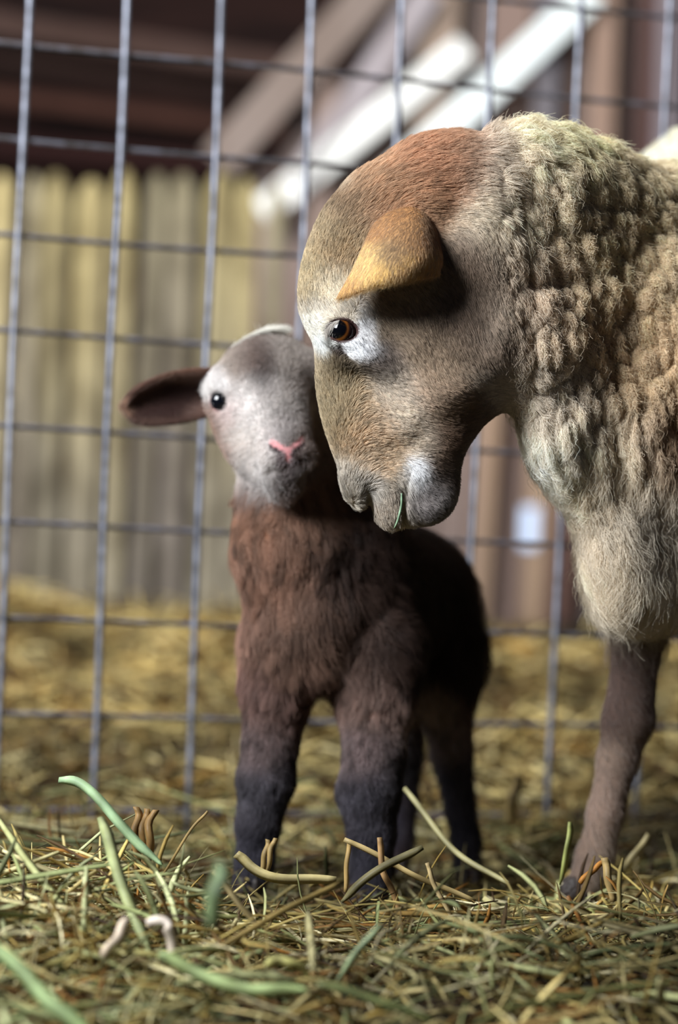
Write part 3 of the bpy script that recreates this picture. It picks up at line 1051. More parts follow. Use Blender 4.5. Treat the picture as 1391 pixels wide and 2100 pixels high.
# short hair of the face, and fleece
if HAIR:
    near = smoothstep(60, 20, ewe_V[:, 2] - E_W0(ewe_V[:, 0]))
    dens = np.clip((1 - ewe_wm) * np.where(ewe_V[:, 0] < 1150, 1, 0.3 * (ewe_V[:, 1] > 1250) * (ewe_V[:, 0] < 1430)) * (0.25 + 0.75 * near), 0, 1)
    dens = dens * smoothstep(0.98, 1.15, _e) + 1e-6
    P, Nn = scatter(ewe_Vd, ewe_Q, ewe_N2, int(190000 * HAIR), dens)
    FLOW = [(640, 560, 90, (0.1, -1, 0)), (760, 360, 100, (0.9, -0.45, 0)), (880, 320, 90, (0.9, -0.1, 0)), (690, 450, 80, (0.5, -0.85, 0)),
            (700, 630, 40, (-0.7, -0.5, 0)), (660, 680, 26, (-0.8, 0.2, 0)), (760, 680, 40, (0.75, 0.5, 0)), (720, 720, 30, (0.5, 0.8, 0)), (790, 740, 50, (0.9, 0.4, 0)),
            (690, 850, 80, (0.1, -1, 0)), (680, 780, 50, (0.1, -1, 0)), (840, 640, 90, (0.6, 0.8, 0)), (900, 720, 90, (0.35, 0.95, 0)), (800, 830, 80, (0.7, 0.65, 0)), (890, 820, 80, (0.9, 0.3, 0)),
            (960, 840, 70, (1, -0.1, 0)), (900, 920, 60, (1, 0.0, 0)), (780, 920, 60, (0.8, -0.3, 0)), (730, 980, 40, (0.2, -0.9, 0)), (790, 1030, 40, (0.2, 0.9, 0)), (860, 970, 40, (0.3, 0.9, 0)), (890, 1040, 40, (0.7, 0.5, 0)), (980, 650, 80, (0.4, 0.9, 0))]
    fl = blend_dirs(P, (0.4, 0.6, 0), FLOW)
    ln = 17 + 9 * smoothstep(720, 860, P[:, 0]) * smoothstep(480, 360, P[:, 1]) + 8 * smoothstep(-40, 60, P[:, 0] - 930)
    ln = ln + 14 * smoothstep(470, 380, P[:, 1]) * smoothstep(960, 900, P[:, 0]) - 9 * smoothstep(1250, 1300, P[:, 1])
    ln = ln * (1 - 0.45 * smoothstep(60, 20, np.hypot(P[:, 0] - EYE_C[0], P[:, 1] - EYE_C[1])))
    fl = fl / np.linalg.norm(fl, axis=1)[:, None] + 0.22 * np.stack([vnoise3(P, 0.06, 41), vnoise3(P, 0.06, 42), 0 * P[:, 0]], 1)
    S = strands(EW, P, Nn, fl, ln, 0.42 + 0.42 * smoothstep(470, 380, P[:, 1]), k=5, droop=0.05, jitter=0.18)
    fsd = seeds_in(P, 5.5)
    ftx, _, _ = near2(P[fsd], P)
    ftip = S[fsd][ftx][:, -1] - S[:, -1]
    for i, t in enumerate(np.linspace(0, 1, 5)):
        S[:, i] += ftip * 0.45 * t ** 1.5
    cc = ewe_color(P)
    tuft = rng.normal(size=len(fsd))
    tuft = np.where(rng.random(len(fsd)) < 0.22, -2.2, tuft)[ftx]
    mot = 1 + 0.10 * vnoise3(P, 0.10, 3) + rng.normal(size=len(P)) * 0.14 + 0.13 * tuft
    mot = np.where(P[:, 0] > 1060, 1 + 0.3 * (mot - 1), mot)
    cc = cc * np.clip(mot, 0.2, 1.6)[:, None] * 1.36
    hair_obj('face_hair', EW.world(S), 0.00020, 0.00007, cc, M_hair, ewe)

    # lashes
    a = rng.uniform(math.pi * 1.0, math.pi * 1.45, 120)
    P = np.stack([EYE_C[0] + 29 * np.cos(a), EYE_C[1] + 21 * np.sin(a) + 1, np.full(120, EYE_Z - 31.0) + 8 * np.abs(np.cos(a))], 1)
    Nn = np.tile([[-0.15, 0.25, -0.95]], (120, 1))
    S = strands(EW, P, Nn, np.tile([[-0.5, 0.9, 0]], (120, 1)), 22, 0.4, k=5, droop=0.3, jitter=0.3)
    hair_obj('eyelashes', EW.world(S), 0.00013, 0.00003, np.tile(lin((206, 196, 186)), (120, 1)), M_hair, ewe)

    # fleece
    vis = np.where((ewe_V[:, 0] < 1520) & (ewe_V[:, 2] < 420), 1.0, 0.10)
    dens = ewe_wm * vis + 1e-7
    nF = int(260000 * HAIR)
    P, Nn = scatter(ewe_Vd, ewe_Q, ewe_N2, nF, dens)
    six, sd1, sd2 = near2(st_pts, staple_space(P))
    cL, cN = st_L[six], st_N[six]
    FW = [(1000, 300, 70, (1.0, -0.1, 0)), (1100, 280, 120, (0.9, 0.15, 0)), (1050, 420, 120, (0.15, 1, 0)), (1100, 600, 140, (0.2, 1, 0)), (1250, 400, 140, (0.75, 0.6, 0)), (1300, 650, 160, (0.25, 0.9, 0)),
          (1120, 850, 120, (0.2, 1, 0)), (1250, 1000, 160, (0.05, 1, 0)), (1300, 1250, 120, (0.0, 1, 0)), (1380, 300, 100, (1, 0.4, 0))]
    fl = blend_dirs(cL, (0.2, 1, 0), FW)
    fl = fl / np.linalg.norm(fl, axis=1)[:, None] + 0.35 * np.stack([vnoise3(cL, 0.05, 21), vnoise3(cL, 0.05, 22), vnoise3(cL, 0.05, 23)], 1)
    T = tangent(fl, cN)
    fluffy = smoothstep(850, 1080, P[:, 1])                 # the chest is open and downy
    shortn = smoothstep(1000, 1090, P[:, 0])
    knob = smoothstep(1050, 1130, P[:, 0]) * smoothstep(330, 430, P[:, 1]) * smoothstep(920, 800, P[:, 1])
    L = (22 + 16 * shortn + 26 * fluffy) * (1 - 0.52 * knob) * rng.uniform(0.75, 1.15, nF)
    lift = 0.75 + 0.3 * knob - 0.2 * fluffy - 0.25 * (1 - shortn)
    k = 8
    ph = rng.uniform(0, 6.28, len(st_L))[six]
    Bt = np.cross(cN, T)
    S = np.empty((nF, k, 3))
    cl = (0.40 - 0.33 * fluffy) * (0.6 + 0.5 * rng.random(len(st_L))[six]) * (1 - 0.6 * knob)
    stray = rng.random(nF) < 0.16
    cl = np.where(stray, 0.0, cl)
    wob = rng.normal(size=(nF, 3))
    for i, t in enumerate(np.linspace(0, 1, k)):
        ang = lift * (1 - 0.9 * t)
        d = T * np.cos(ang)[:, None] + cN * np.sin(ang)[:, None]
        p = P + d * (L * t)[:, None]
        toward = cL + cN * 6 - P
        toward = toward - (toward * T).sum(1)[:, None] * T * 0.5
        p = p + toward * (cl * t ** 1.1)[:, None]
        amp = (3.6 + 2.0 * fluffy) * t ** 0.7
        p = p + Bt * (amp * np.sin(ph + t * 9.0 + 0.4 * wob[:, 0]))[:, None] + cN * (amp * 0.7 * np.cos(ph * 1.3 + t * 8.0 + 0.4 * wob[:, 1]))[:, None]
        p = p + wob * (2.6 + 6.0 * stray[:, None] + 6.0 * fluffy[:, None]) * t + wob[:, [1, 2, 0]] * (1.6 * math.sin(t * 11.0))
        S[:, i] = p
    cc = ewe_color(P)
    cc = cc * np.clip(1 + rng.normal(size=nF) * 0.12 + 0.07 * rng.normal(size=len(st_L))[six], 0.5, 1.4)[:, None] * 1.55
    hair_obj('fleece', EW.world(S), 0.00017, 0.00007, cc, M_wool, ewe)

# hooves
for nm, ch in (('far', far_fore), ('near', near_fore)):
    b = ch[-1]
    geos = []
    for dz in (-17, 17):
        V, F = ball_geo((b[0] - 16, b[1] + 18, b[2] + dz), (44, 40, 19), 18, 12)
        V[:, 1] = np.minimum(V[:, 1], b[1] + 40)
        geos.append((list(V), [tuple(q_) for q_ in F]))
    V, F = merge(geos)
    mesh_obj('hoof', EW.world(np.array(V)), F, M_horn, ewe)
for ch in (hind_a, hind_b):
    b = ch[-1]
    V, F = ball_geo((b[0] - 16, b[1] + 4, b[2]), (46, 30, 40), 18, 12)
    mesh_obj('hoof', EW.world(V), F, M_horn, ewe)
# ------------------------------------------------------------------ the lamb
LB = Frame(2.2)
L_EYE = np.array([456.0, 826.0, -62.0])
NOSE = np.array([588.0, 915.0, -196.0])
# face mid-plane: runs through the brow, the nose and the chin
FM_C = np.array([588.0, 916.0, -196.0])
FM_N = np.array([0.97, -0.16, 0.071]); FM_N /= np.linalg.norm(FM_N)


def mirror(P):
    return P - 2 * ((P - FM_C) @ FM_N)[..., None] * FM_N


lfl = [pt(592, 1300, 20), pt(570, 1420, 6), pt(555, 1520, 0), pt(546, 1595, -4), pt(530, 1690, -2), pt(523, 1760, -4), pt(512, 1805, -14)]
lfr = [pt(752, 1330, 40), pt(768, 1440, 0), pt(768, 1540, -40), pt(757, 1620, -62), pt(762, 1705, -62), pt(762, 1770, -66), pt(756, 1830, -80)]
lhr = [pt(902, 1330, 420), pt(914, 1440, 400), pt(926, 1540, 420), pt(942, 1640, 420), pt(956, 1725, 405), pt(962, 1790, 395)]
lhl = [pt(800, 1330, 470), pt(812, 1440, 460), pt(826, 1540, 480), pt(822, 1640, 480), pt(818, 1715, 470), pt(812, 1770, 460)]
LAMB_LEGS = [(lfl, [80, 62, 52, 54, 40, 34, 32], 30), (lfr, [105, 70, 58, 60, 44, 37, 34], 30), (lhr, [85, 60, 44, 33, 30, 28], 30), (lhl, [85, 60, 44, 36, 32, 28], 30)]


def face_shift(P):
    """brings the muzzle a little lower and to the right"""
    P = P.copy()
    k = smoothstep(-70, -190, P[:, 2]) * smoothstep(1080, 1010, P[:, 1])
    P[:, 0] -= 7 * k; P[:, 1] -= 10 * k
    return P


def lamb_sdf(P0):
    P = face_shift(P0)
    d = ell(P, (552, 792, 10), (110, 106, 118))
    h = cap(P, (556, 812, -62), (582, 905, -140), 82, 56)
    d = smin(d, h, 40)
    d = smin(d, ell(P, (486, 862, -30), (46, 66, 56), rotz(-24)), 34)              # cheeks
    d = smin(d, ell(mirror(P), (500, 855, -25), (46, 62, 56), rotz(-24)), 34)
    for S in (P, mirror(P)):
        d = smin(d, ell(S, (478, 792, -40), (50, 42, 46)), 26)                    # brow
        d = smin(d, ell(S, (566, 938, -170), (32, 26, 26)), 16)                   # muzzle pad
        d = smin(d, ell(S, (448, 790, 30), (34, 36, 40)), 20)                     # ear root
    d = smin(d, cap(P, (530, 905, -40), (578, 962, -132), 66, 38), 30)            # jaw
    d = smin(d, ell(P, (580, 972, -128), (36, 26, 30)), 16)                       # chin
    d = smin(d, ell(P, (587, 915, -180), (34, 24, 24)), 14)                       # nose tip
    for S in (P, mirror(P)):
        d = smin(d, ell(S, L_EYE + (3, 1, 12), (34, 32, 30)), 12)
        q = S - L_EYE
        u = q[:, 0] * math.cos(0.5) - q[:, 1] * math.sin(0.5)
        v = q[:, 0] * math.sin(0.5) + q[:, 1] * math.cos(0.5)
        alm = np.maximum((np.sqrt((u / 17) ** 2 + (v / 21) ** 2) - 1) * 16, q[:, 2] - 4)
        d = smax(d, -alm, 4)
        d = smax(d, -cap(S, (553, 913, -206), (572, 926, -216), 10, 6), 6)          # nostril
    d = smax(d, -cap(P, (590, 928, -216), (590, 948, -212), 3, 4), 6)
    d = smax(d, -cap(P, (590, 948, -212), (556, 954, -180), 5, 5), 6)
    d = smax(d, -cap(P, (590, 948, -212), (626, 938, -188), 5, 5), 6)
    # neck, trunk
    b = cap(P, (566, 930, 20), (600, 1120, 10), 76, 108)
    b = smin(b, cap(P, (606, 880, 70), (690, 1090, 90), 84, 120), 40)
    b = smin(b, cap(P, (604, 1130, 10), (632, 1250, 10), 106, 112), 40)
    b = smin(b, cap(P, (690, 1200, 120), (842, 1240, 420), 165, 150), 60)
    b = smin(b, ell(P, (626, 1330, 10), (90, 85, 88)), 50)
    d = smin(d, b, 30)
    for ch, r, k in LAMB_LEGS:
        lg = 1e9
        for i in range(len(ch) - 1):
            s_ = cap(P, ch[i], ch[i + 1], r[i], r[i + 1])
            lg = s_ if i == 0 else smin(lg, s_, 14)
        d = smin(d, lg, k)
    d = smin(d, ell(P, pt(905, 1340, 400), (78, 120, 110)), 40)                    # thigh
    return d


lamb_V, lamb_Q = polygonize(lamb_sdf, (380, 640, -260), (1130, 1900, 640), LAMB_H)
lamb_V = relax(lamb_V, lamb_Q, 2, 0.5)
lamb_N = vnormals(lamb_V, lamb_Q)
BR, BRD = (118, 80, 62), (84, 58, 48)
LAMB_SPOTS = [
    # head (z limits keep the patches on the face)
    (520, 742, (36, 30), (92, 72, 64), 1.5), (545, 770, (18, 38), (58, 44, 40), 2.4), (480, 740, 34, (150, 134, 122)), (600, 740, 46, (142, 130, 122)), (600, 830, 50, (146, 136, 130)),
    (452, 790, (20, 30), (212, 206, 204), 1.0), (440, 800, 16, (206, 200, 196)), (520, 850, (42, 54), (214, 206, 202)), (500, 900, 40, (200, 188, 180)), (476, 852, 24, (196, 176, 172)),
    (548, 800, 26, (182, 172, 168)), (585, 870, 28, (136, 126, 124)), (530, 960, 34, (196, 188, 184)), (560, 900, 20, (166, 156, 154)), (610, 950, 22, (116, 104, 104)), (592, 968, 22, (112, 100, 100)),
    (545, 985, 24, (180, 174, 172)), (640, 900, 40, (110, 92, 84)), (640, 800, 40, (118, 102, 94)), (440, 880, 28, (150, 110, 88)), (455, 925, 26, (150, 104, 80)), (590, 935, 14, (112, 94, 98), 1.2),
    # neck and trunk; near-black right side is dark coat plus painted-in shade
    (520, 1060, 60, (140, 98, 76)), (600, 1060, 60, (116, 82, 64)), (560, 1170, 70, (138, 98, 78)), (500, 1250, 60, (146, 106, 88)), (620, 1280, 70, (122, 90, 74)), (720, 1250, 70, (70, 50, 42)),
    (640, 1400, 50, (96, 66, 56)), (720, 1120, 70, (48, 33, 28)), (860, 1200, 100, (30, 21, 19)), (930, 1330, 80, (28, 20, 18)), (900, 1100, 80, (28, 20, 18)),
    (530, 1370, 40, (126, 92, 82)), (570, 1450, 50, (106, 78, 70)), (540, 1520, 44, (104, 84, 82)), (540, 1620, 50, (64, 60, 68)), (525, 1740, 60, (42, 40, 50)), (590, 1560, 24, (40, 34, 38)),
    (760, 1430, 50, (110, 84, 74)), (740, 1530, 46, (104, 84, 82)), (750, 1620, 50, (62, 58, 68)), (765, 1740, 60, (40, 38, 48)),
    (884, 1480, 40, (158, 134, 122), 1.4), (912, 1560, 40, (126, 108, 106)), (945, 1660, 50, (60, 56, 64)), (960, 1770, 50, (38, 36, 44)), (820, 1600, 60, (30, 26, 28)),  # pale upper patches paint in the light falling between the legs
]


def lamb_color(L):
    L = face_shift(L)
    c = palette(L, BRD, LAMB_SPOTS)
    # the back of the head and the poll stay brown
    back = (smoothstep(20, 70, L[:, 2]) * smoothstep(960, 900, L[:, 1]))[:, None]
    c = c * (1 - back) + back * lin((112, 84, 70))
    warm = (0.14 * smoothstep(980, 1060, L[:, 1]) * smoothstep(1520, 1420, L[:, 1]))[:, None]
    return np.clip(c + warm * (c - c.mean(1)[:, None]), 0.002, 1)


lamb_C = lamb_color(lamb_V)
# bare pink nose leather
face_V = face_shift(lamb_V)


def stroke(a, b, r):
    return cap(face_V * np.array([1, 1, 0.0]), (*a, 0), (*b, 0), r, r) + np.where(face_V[:, 2] > -120, 99, 0)


nd = np.minimum(np.minimum(stroke((556, 902), (586, 918), 4.4), stroke((616, 896), (592, 916), 4.4)), stroke((589, 918), (590, 938), 5.0))
nose_m = smoothstep(3.0, -1.0, nd)[:, None]
nostril = np.minimum(cap(face_V, (552, 910, -198), (576, 926, -208), 10, 6), cap(face_V, (624, 902, -194), (604, 920, -206), 11, 6))
dark_m = np.maximum(smoothstep(3, -3, nostril) * (1 - nose_m[:, 0]), smoothstep(4, -2, np.minimum(cap(face_V * np.array([1, 1, 0.0]), (590, 946, 0), (556, 951, 0), 3, 3), cap(face_V * np.array([1, 1, 0.0]), (590, 946, 0), (626, 936, 0), 3, 3)) + np.where(face_V[:, 2] > -110, 99, 0)))[:, None]
lamb_C = lamb_C * (1 - dark_m) + dark_m * lin((44, 32, 34))
lamb_C = lamb_C * (1 - nose_m) + nose_m * lin((206, 140, 142))
le = np.minimum(np.linalg.norm((lamb_V - L_EYE) / (24, 26, 40), axis=1), np.linalg.norm((mirror(lamb_V) - L_EYE) / (24, 26, 40), axis=1))
lid = smoothstep(1.1, 0.85, le)[:, None]
lamb_C = lamb_C * (1 - lid) + lid * lin((150, 112, 108))

lamb = tag(empty('lamb', LB.world(np.array([[700, 1820, 150.0]]))[0]),
           'small brown lamb with grey face and black legs standing under the head of the ewe', 'sheep')
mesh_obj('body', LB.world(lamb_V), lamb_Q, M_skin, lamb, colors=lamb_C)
for sd_ in (0, 1):
    V, F = ball_geo(L_EYE + (0, 0, 7), 25.0, 40, 28)
    tone = np.tile(lin((10, 12, 18)), (len(V), 1))
    if sd_:
        V = mirror(V); F = F[:, ::-1]
    mesh_obj('eyeball', LB.world(V), F, M_eye, lamb, colors=tone)

LEAR = np.array([
    [(446, 756, 14), (440, 780, 40), (438, 812, 44), (440, 848, 16)],
    [(392, 757, -8), (386, 790, 30), (384, 828, 30), (392, 862, -4)],
    [(335, 770, -16), (328, 800, 22), (326, 836, 22), (336, 870, -12)],
    [(284, 795, -12), (278, 814, 14), (278, 842, 14), (288, 868, -10)],
    [(254, 828, 0), (252, 832, 2), (253, 838, 2), (258, 846, 0)]], float)
LEAR_SPOTS = [(350, 820, (60, 34), (54, 32, 28)), (300, 790, 26, (104, 70, 56)), (255, 835, 16, (160, 120, 96)), (360, 764, (60, 12), (112, 78, 62)), (420, 850, 26, (120, 88, 76)), (350, 868, (60, 8), (92, 64, 54))]
for sd_ in (0, 1):
    V, Q = patch_geo(LEAR, 40, 30, th=10.0, edge=0.10)
    col = palette(V, (86, 56, 46), LEAR_SPOTS)
    nrm = vnormals(V, Q)
    Lv = V
    if sd_:
        Lv = mirror(V) + (0, 10, 40) ; Q = Q[:, ::-1]; nrm = vnormals(Lv, Q)
    ear = mesh_obj('ear', LB.world(Lv), Q, M_earskin, lamb, colors=col)
    if HAIR:
        n = int(9000 * HAIR)
        P, Nn = scatter(Lv, Q, nrm, n)
        S = strands(LB, P, Nn, np.tile([[-1.0 if not sd_ else 1.0, 0.15, 0.0]], (n, 1)), 16.0, 0.4, k=4, droop=0.1)
        Pc = mirror(P - (0, 10, 40)) if sd_ else P
        cc = palette(Pc, (86, 56, 46), LEAR_SPOTS) * rng.uniform(0.7, 1.3, (n, 1))
        hair_obj('ear_hair', LB.world(S), 0.00014, 0.00005, cc, M_hair, ear)

if HAIR:
    n = int(150000 * HAIR)
    bare = 1 - np.maximum(np.maximum(nose_m, dark_m)[:, 0], smoothstep(1.0, 0.8, le))
    face = smoothstep(1010, 960, lamb_V[:, 1]) * smoothstep(60, 0, lamb_V[:, 2])
    dens = bare * (0.35 + 0.65 * smoothstep(200, 0, lamb_V[:, 2])) * (1 + 0.8 * face) + 1e-6
    P, Nn = scatter(lamb_V, lamb_Q, lamb_N, n, dens)
    face = smoothstep(1010, 950, P[:, 1]) * smoothstep(80, 10, P[:, 2])
    legs = smoothstep(1380, 1520, P[:, 1])
    LF = [(590, 900, 40, (0, -1, 0.2)), (560, 830, 60, (-0.2, -1, 0.3)), (500, 760, 60, (-0.6, -0.8, 0)), (500, 900, 50, (-0.8, 0.3, 0.4)), (560, 970, 40, (-0.5, 0.6, 0)), (600, 740, 60, (0.2, -1, 0)),
          (540, 1080, 100, (-0.05, 1, 0)), (620, 1250, 120, (0.05, 1, 0)), (560, 1500, 120, (0, 1, 0)), (760, 1500, 120, (0, 1, 0)), (860, 1200, 150, (0.5, 0.6, 0.8)), (930, 1600, 120, (0, 1, 0.1))]
    fl = blend_dirs(P, (0.0, 1, 0.2), LF)
    fl = fl / np.linalg.norm(fl, axis=1)[:, None] + 0.45 * np.stack([vnoise3(P, 0.035, 31), 0 * P[:, 0], vnoise3(P, 0.035, 33)], 1) * (1 - face)[:, None]
    ln = 40 - 25 * face - 22 * legs + 20 * smoothstep(1150, 1230, P[:, 1]) * smoothstep(1420, 1330, P[:, 1]) * (1 - face)
    S = strands(LB, P, Nn, fl, ln, 0.5 + 0.15 * (1 - face) * (1 - legs), k=5, droop=0.2, jitter=0.38, curl=3.0, freq=0.8)
    # loose tufts
    tq = P.copy(); tq[:, 1] *= 0.5
    tq *= (1 + 1.2 * face)[:, None]
    tsd = seeds_in(tq, 15.0)
    tix, _, _ = near2(tq[tsd], tq)
    tip = P[tsd][tix] + (S[tsd][tix][:, -1] - P[tsd][tix])
    kf = (0.62 * (0.35 + 0.9 * rng.random(len(tsd))[tix]) * (1 - 0.85 * face) * (1 - 0.6 * legs))[:, None]
    for i, t in enumerate(np.linspace(0, 1, 5)):
        S[:, i] += (tip - S[:, -1]) * kf * t ** 1.6 * (1 if i < 4 else 1)
    cc = lamb_color(P)
    cc = cc * (1 + 0.3 * face)[:, None] * np.clip(1 + 0.2 * rng.normal(size=n) + 0.12 * vnoise3(P, 0.1, 8) + (0.36 * rng.normal(size=len(tsd))[tix]) * (1 - 0.8 * face), 0.3, 1.8)[:, None]
    hair_obj('coat', LB.world(S), 0.00020, 0.00006, cc, M_hair, lamb)
    # white tuft on the poll
    n = int(2600 * max(HAIR, 0.3))
    u = rng.random(n)
    P = np.stack([474 + 92 * u, 712 - 34 * np.sin(u * 1.9) - 0 * u, 10 + rng.normal(size=n) * 14], 1)
    Nn = np.tile([[0.15, -0.95, 0.1]], (n, 1)) + rng.normal(size=(n, 3)) * 0.15
    Nn /= np.linalg.norm(Nn, axis=1)[:, None]
    S = strands(LB, P, Nn, np.tile([[0.9, -0.5, 0.1]], (n, 1)), 34, 0.35, k=5, jitter=0.25, curl=2)
    hair_obj('topknot', LB.world(S), 0.00018, 0.00006, np.tile(lin((232, 228, 216)), (n, 1)) * rng.uniform(0.8, 1.1, (n, 1)), M_hair, lamb)

for ch, r in ((lfl, 33), (lfr, 35), (lhr, 30), (lhl, 30)):
    b = ch[-1]
    geos = []
    for dx in (-13, 13):
        V, F = ball_geo((b[0] + dx, b[1] + 14, b[2] - 12), (15, 32, 30), 16, 10)
        V[:, 1] = np.minimum(V[:, 1], b[1] + 26)
        geos.append((list(V), [tuple(q_) for q_ in F]))
    V, F = merge(geos)
    mesh_obj('hoof', LB.world(np.array(V)), F, M_horn, lamb)
# ------------------------------------------------------------------ hay
M_hay = material('dry_hay', (0.3, 0.26, 0.1), 0.65, attr='tone', spec=0.25, noise=((120, 120, 120), (0.72, 0.7, 0.62), 0.4, 0.7))


def hay_mesh(name, n, xr, yr, len_r, wid_r, z_r, up_frac, tones, flat_r=(0.12, 0.8)):
    """many flattened stems lying criss-cross on the bedding: one loose mass"""
    x = rng.uniform(*xr, n); y = rng.uniform(*yr, n)
    lim = 0.145 * y + 0.12
    ok = np.abs(x) < lim
    x, y = x[ok], y[ok]; n = len(x)
    k = 5
    L = rng.uniform(*len_r, n) * rng.uniform(0.5, 1.3, n); Wd = rng.uniform(*wid_r, n)
    az = rng.uniform(0, 2 * np.pi, n)
    pitch = rng.normal(0, 0.28, n)
    up = rng.random(n) < up_frac
    L = np.where(up, np.minimum(L, 0.055), L)
    pitch = np.where(up, rng.uniform(0.4, 1.3, n), pitch)
    bend = rng.normal(0, 0.35, n) * (rng.random(n) < 0.5); bup = rng.normal(-0.08, 0.16, n)
    z0 = ground(x, y) + rng.uniform(*z_r, n) * rng.random(n)
    t = np.linspace(-0.5, 0.5, k)
    P = np.empty((n, k, 3))
    for i, s in enumerate(t):
        a = az + bend * s
        el = pitch + bup * s * 2
        P[:, i, 0] = x + L * s * np.cos(a) * np.cos(el)
        P[:, i, 1] = y + L * s * np.sin(a) * np.cos(el)
        P[:, i, 2] = z0 + L * (s + np.where(up, 0.45, 0)) * np.sin(pitch) + L * bup * s * s
    T = np.gradient(P, axis=1); T /= np.linalg.norm(T, axis=2)[..., None]
    A = np.cross(T, np.array([0, 0, 1.0])); A /= np.maximum(np.linalg.norm(A, axis=2), 1e-6)[..., None]
    B = np.cross(A, T)
    ro = rng.uniform(0, np.pi, n)[:, None, None]
    A, B = A * np.cos(ro) + B * np.sin(ro), B * np.cos(ro) - A * np.sin(ro)
    tw = Wd[:, None, None] / 2 * np.array([0.55, 0.95, 1.0, 0.9, 0.35])[None, :, None]
    flat = rng.uniform(*flat_r, n)[:, None, None]
    ring = np.stack([P + A * tw, P + B * tw * flat, P - A * tw, P - B * tw * flat], 2)      # (n,k,4,3)
    V = ring.reshape(-1, 3)
    base = (np.arange(n) * k * 4)[:, None]
    q = []
    for i in range(k - 1):
        for c in range(4):
            q.append([i * 4 + c, i * 4 + (c + 1) % 4, (i + 1) * 4 + (c + 1) % 4, (i + 1) * 4 + c])
    q.append([0, 3, 2, 1]); e = (k - 1) * 4; q.append([e, e + 1, e + 2, e + 3])
    Q = (base[:, None, :] + np.array(q)[None]).reshape(-1, 4)
    tn = np.array([lin(c) for c, w_ in tones]); pw = np.array([w_ for c, w_ in tones], float)
    ci = rng.choice(len(tones), n, p=pw / pw.sum())
    dirt_and_shade = 0.36 + 0.84 * smoothstep(-0.8, 0.8, vnoise(x * 11, y * 6, 77))
    dirt_and_shade = dirt_and_shade * (1 - 0.38 * np.exp(-((y - 2.95) / 0.42) ** 2))       # shade along the mesh, painted into the hay colour
    col = tn[ci] * rng.uniform(0.5, 1.35, (n, 1)) * dirt_and_shade[:, None]
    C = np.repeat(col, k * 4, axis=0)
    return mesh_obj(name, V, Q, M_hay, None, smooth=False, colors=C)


NEAR = [((176, 156, 92), 3), ((150, 126, 66), 2.8), ((146, 148, 96), 1.2), ((202, 184, 126), 2.0), ((112, 86, 42), 2.4), ((66, 46, 22), 2.4), ((222, 210, 168), 1.6), ((150, 104, 46), 1.2), ((116, 116, 70), 0.9)]
LEAF = [((176, 178, 124), 2), ((200, 190, 138), 2.5), ((210, 192, 134), 2.5), ((132, 140, 92), 2), ((160, 128, 70), 1), ((96, 74, 40), 1)]
FARH = [((204, 184, 122), 3), ((176, 150, 90), 3), ((148, 116, 60), 2), ((214, 198, 144), 1.8), ((100, 74, 36), 1.8), ((66, 46, 22), 1.6)]
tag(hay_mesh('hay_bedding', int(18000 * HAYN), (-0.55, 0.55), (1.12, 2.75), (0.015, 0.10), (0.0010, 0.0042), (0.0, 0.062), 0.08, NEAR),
    'tangled greenish hay spread over the ground under the lamb and ewe', 'hay', kind='stuff')
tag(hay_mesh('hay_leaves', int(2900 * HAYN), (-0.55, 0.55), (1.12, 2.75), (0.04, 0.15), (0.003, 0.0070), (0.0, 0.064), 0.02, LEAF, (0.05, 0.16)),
    'broad flat grass leaves lying scattered through the hay under the lamb and ewe', 'hay', kind='stuff')
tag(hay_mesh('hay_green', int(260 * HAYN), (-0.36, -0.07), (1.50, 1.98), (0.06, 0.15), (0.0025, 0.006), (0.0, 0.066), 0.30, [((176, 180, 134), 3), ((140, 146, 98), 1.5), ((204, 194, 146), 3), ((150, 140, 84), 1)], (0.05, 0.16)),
    'pale green grass leaves hanging loosely over the left side of the hay', 'hay', kind='stuff')
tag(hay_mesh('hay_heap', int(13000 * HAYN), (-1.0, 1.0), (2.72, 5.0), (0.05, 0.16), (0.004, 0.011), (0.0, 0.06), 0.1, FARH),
    'blurred yellow hay heaped behind the wire mesh up to the palings', 'hay', kind='stuff')
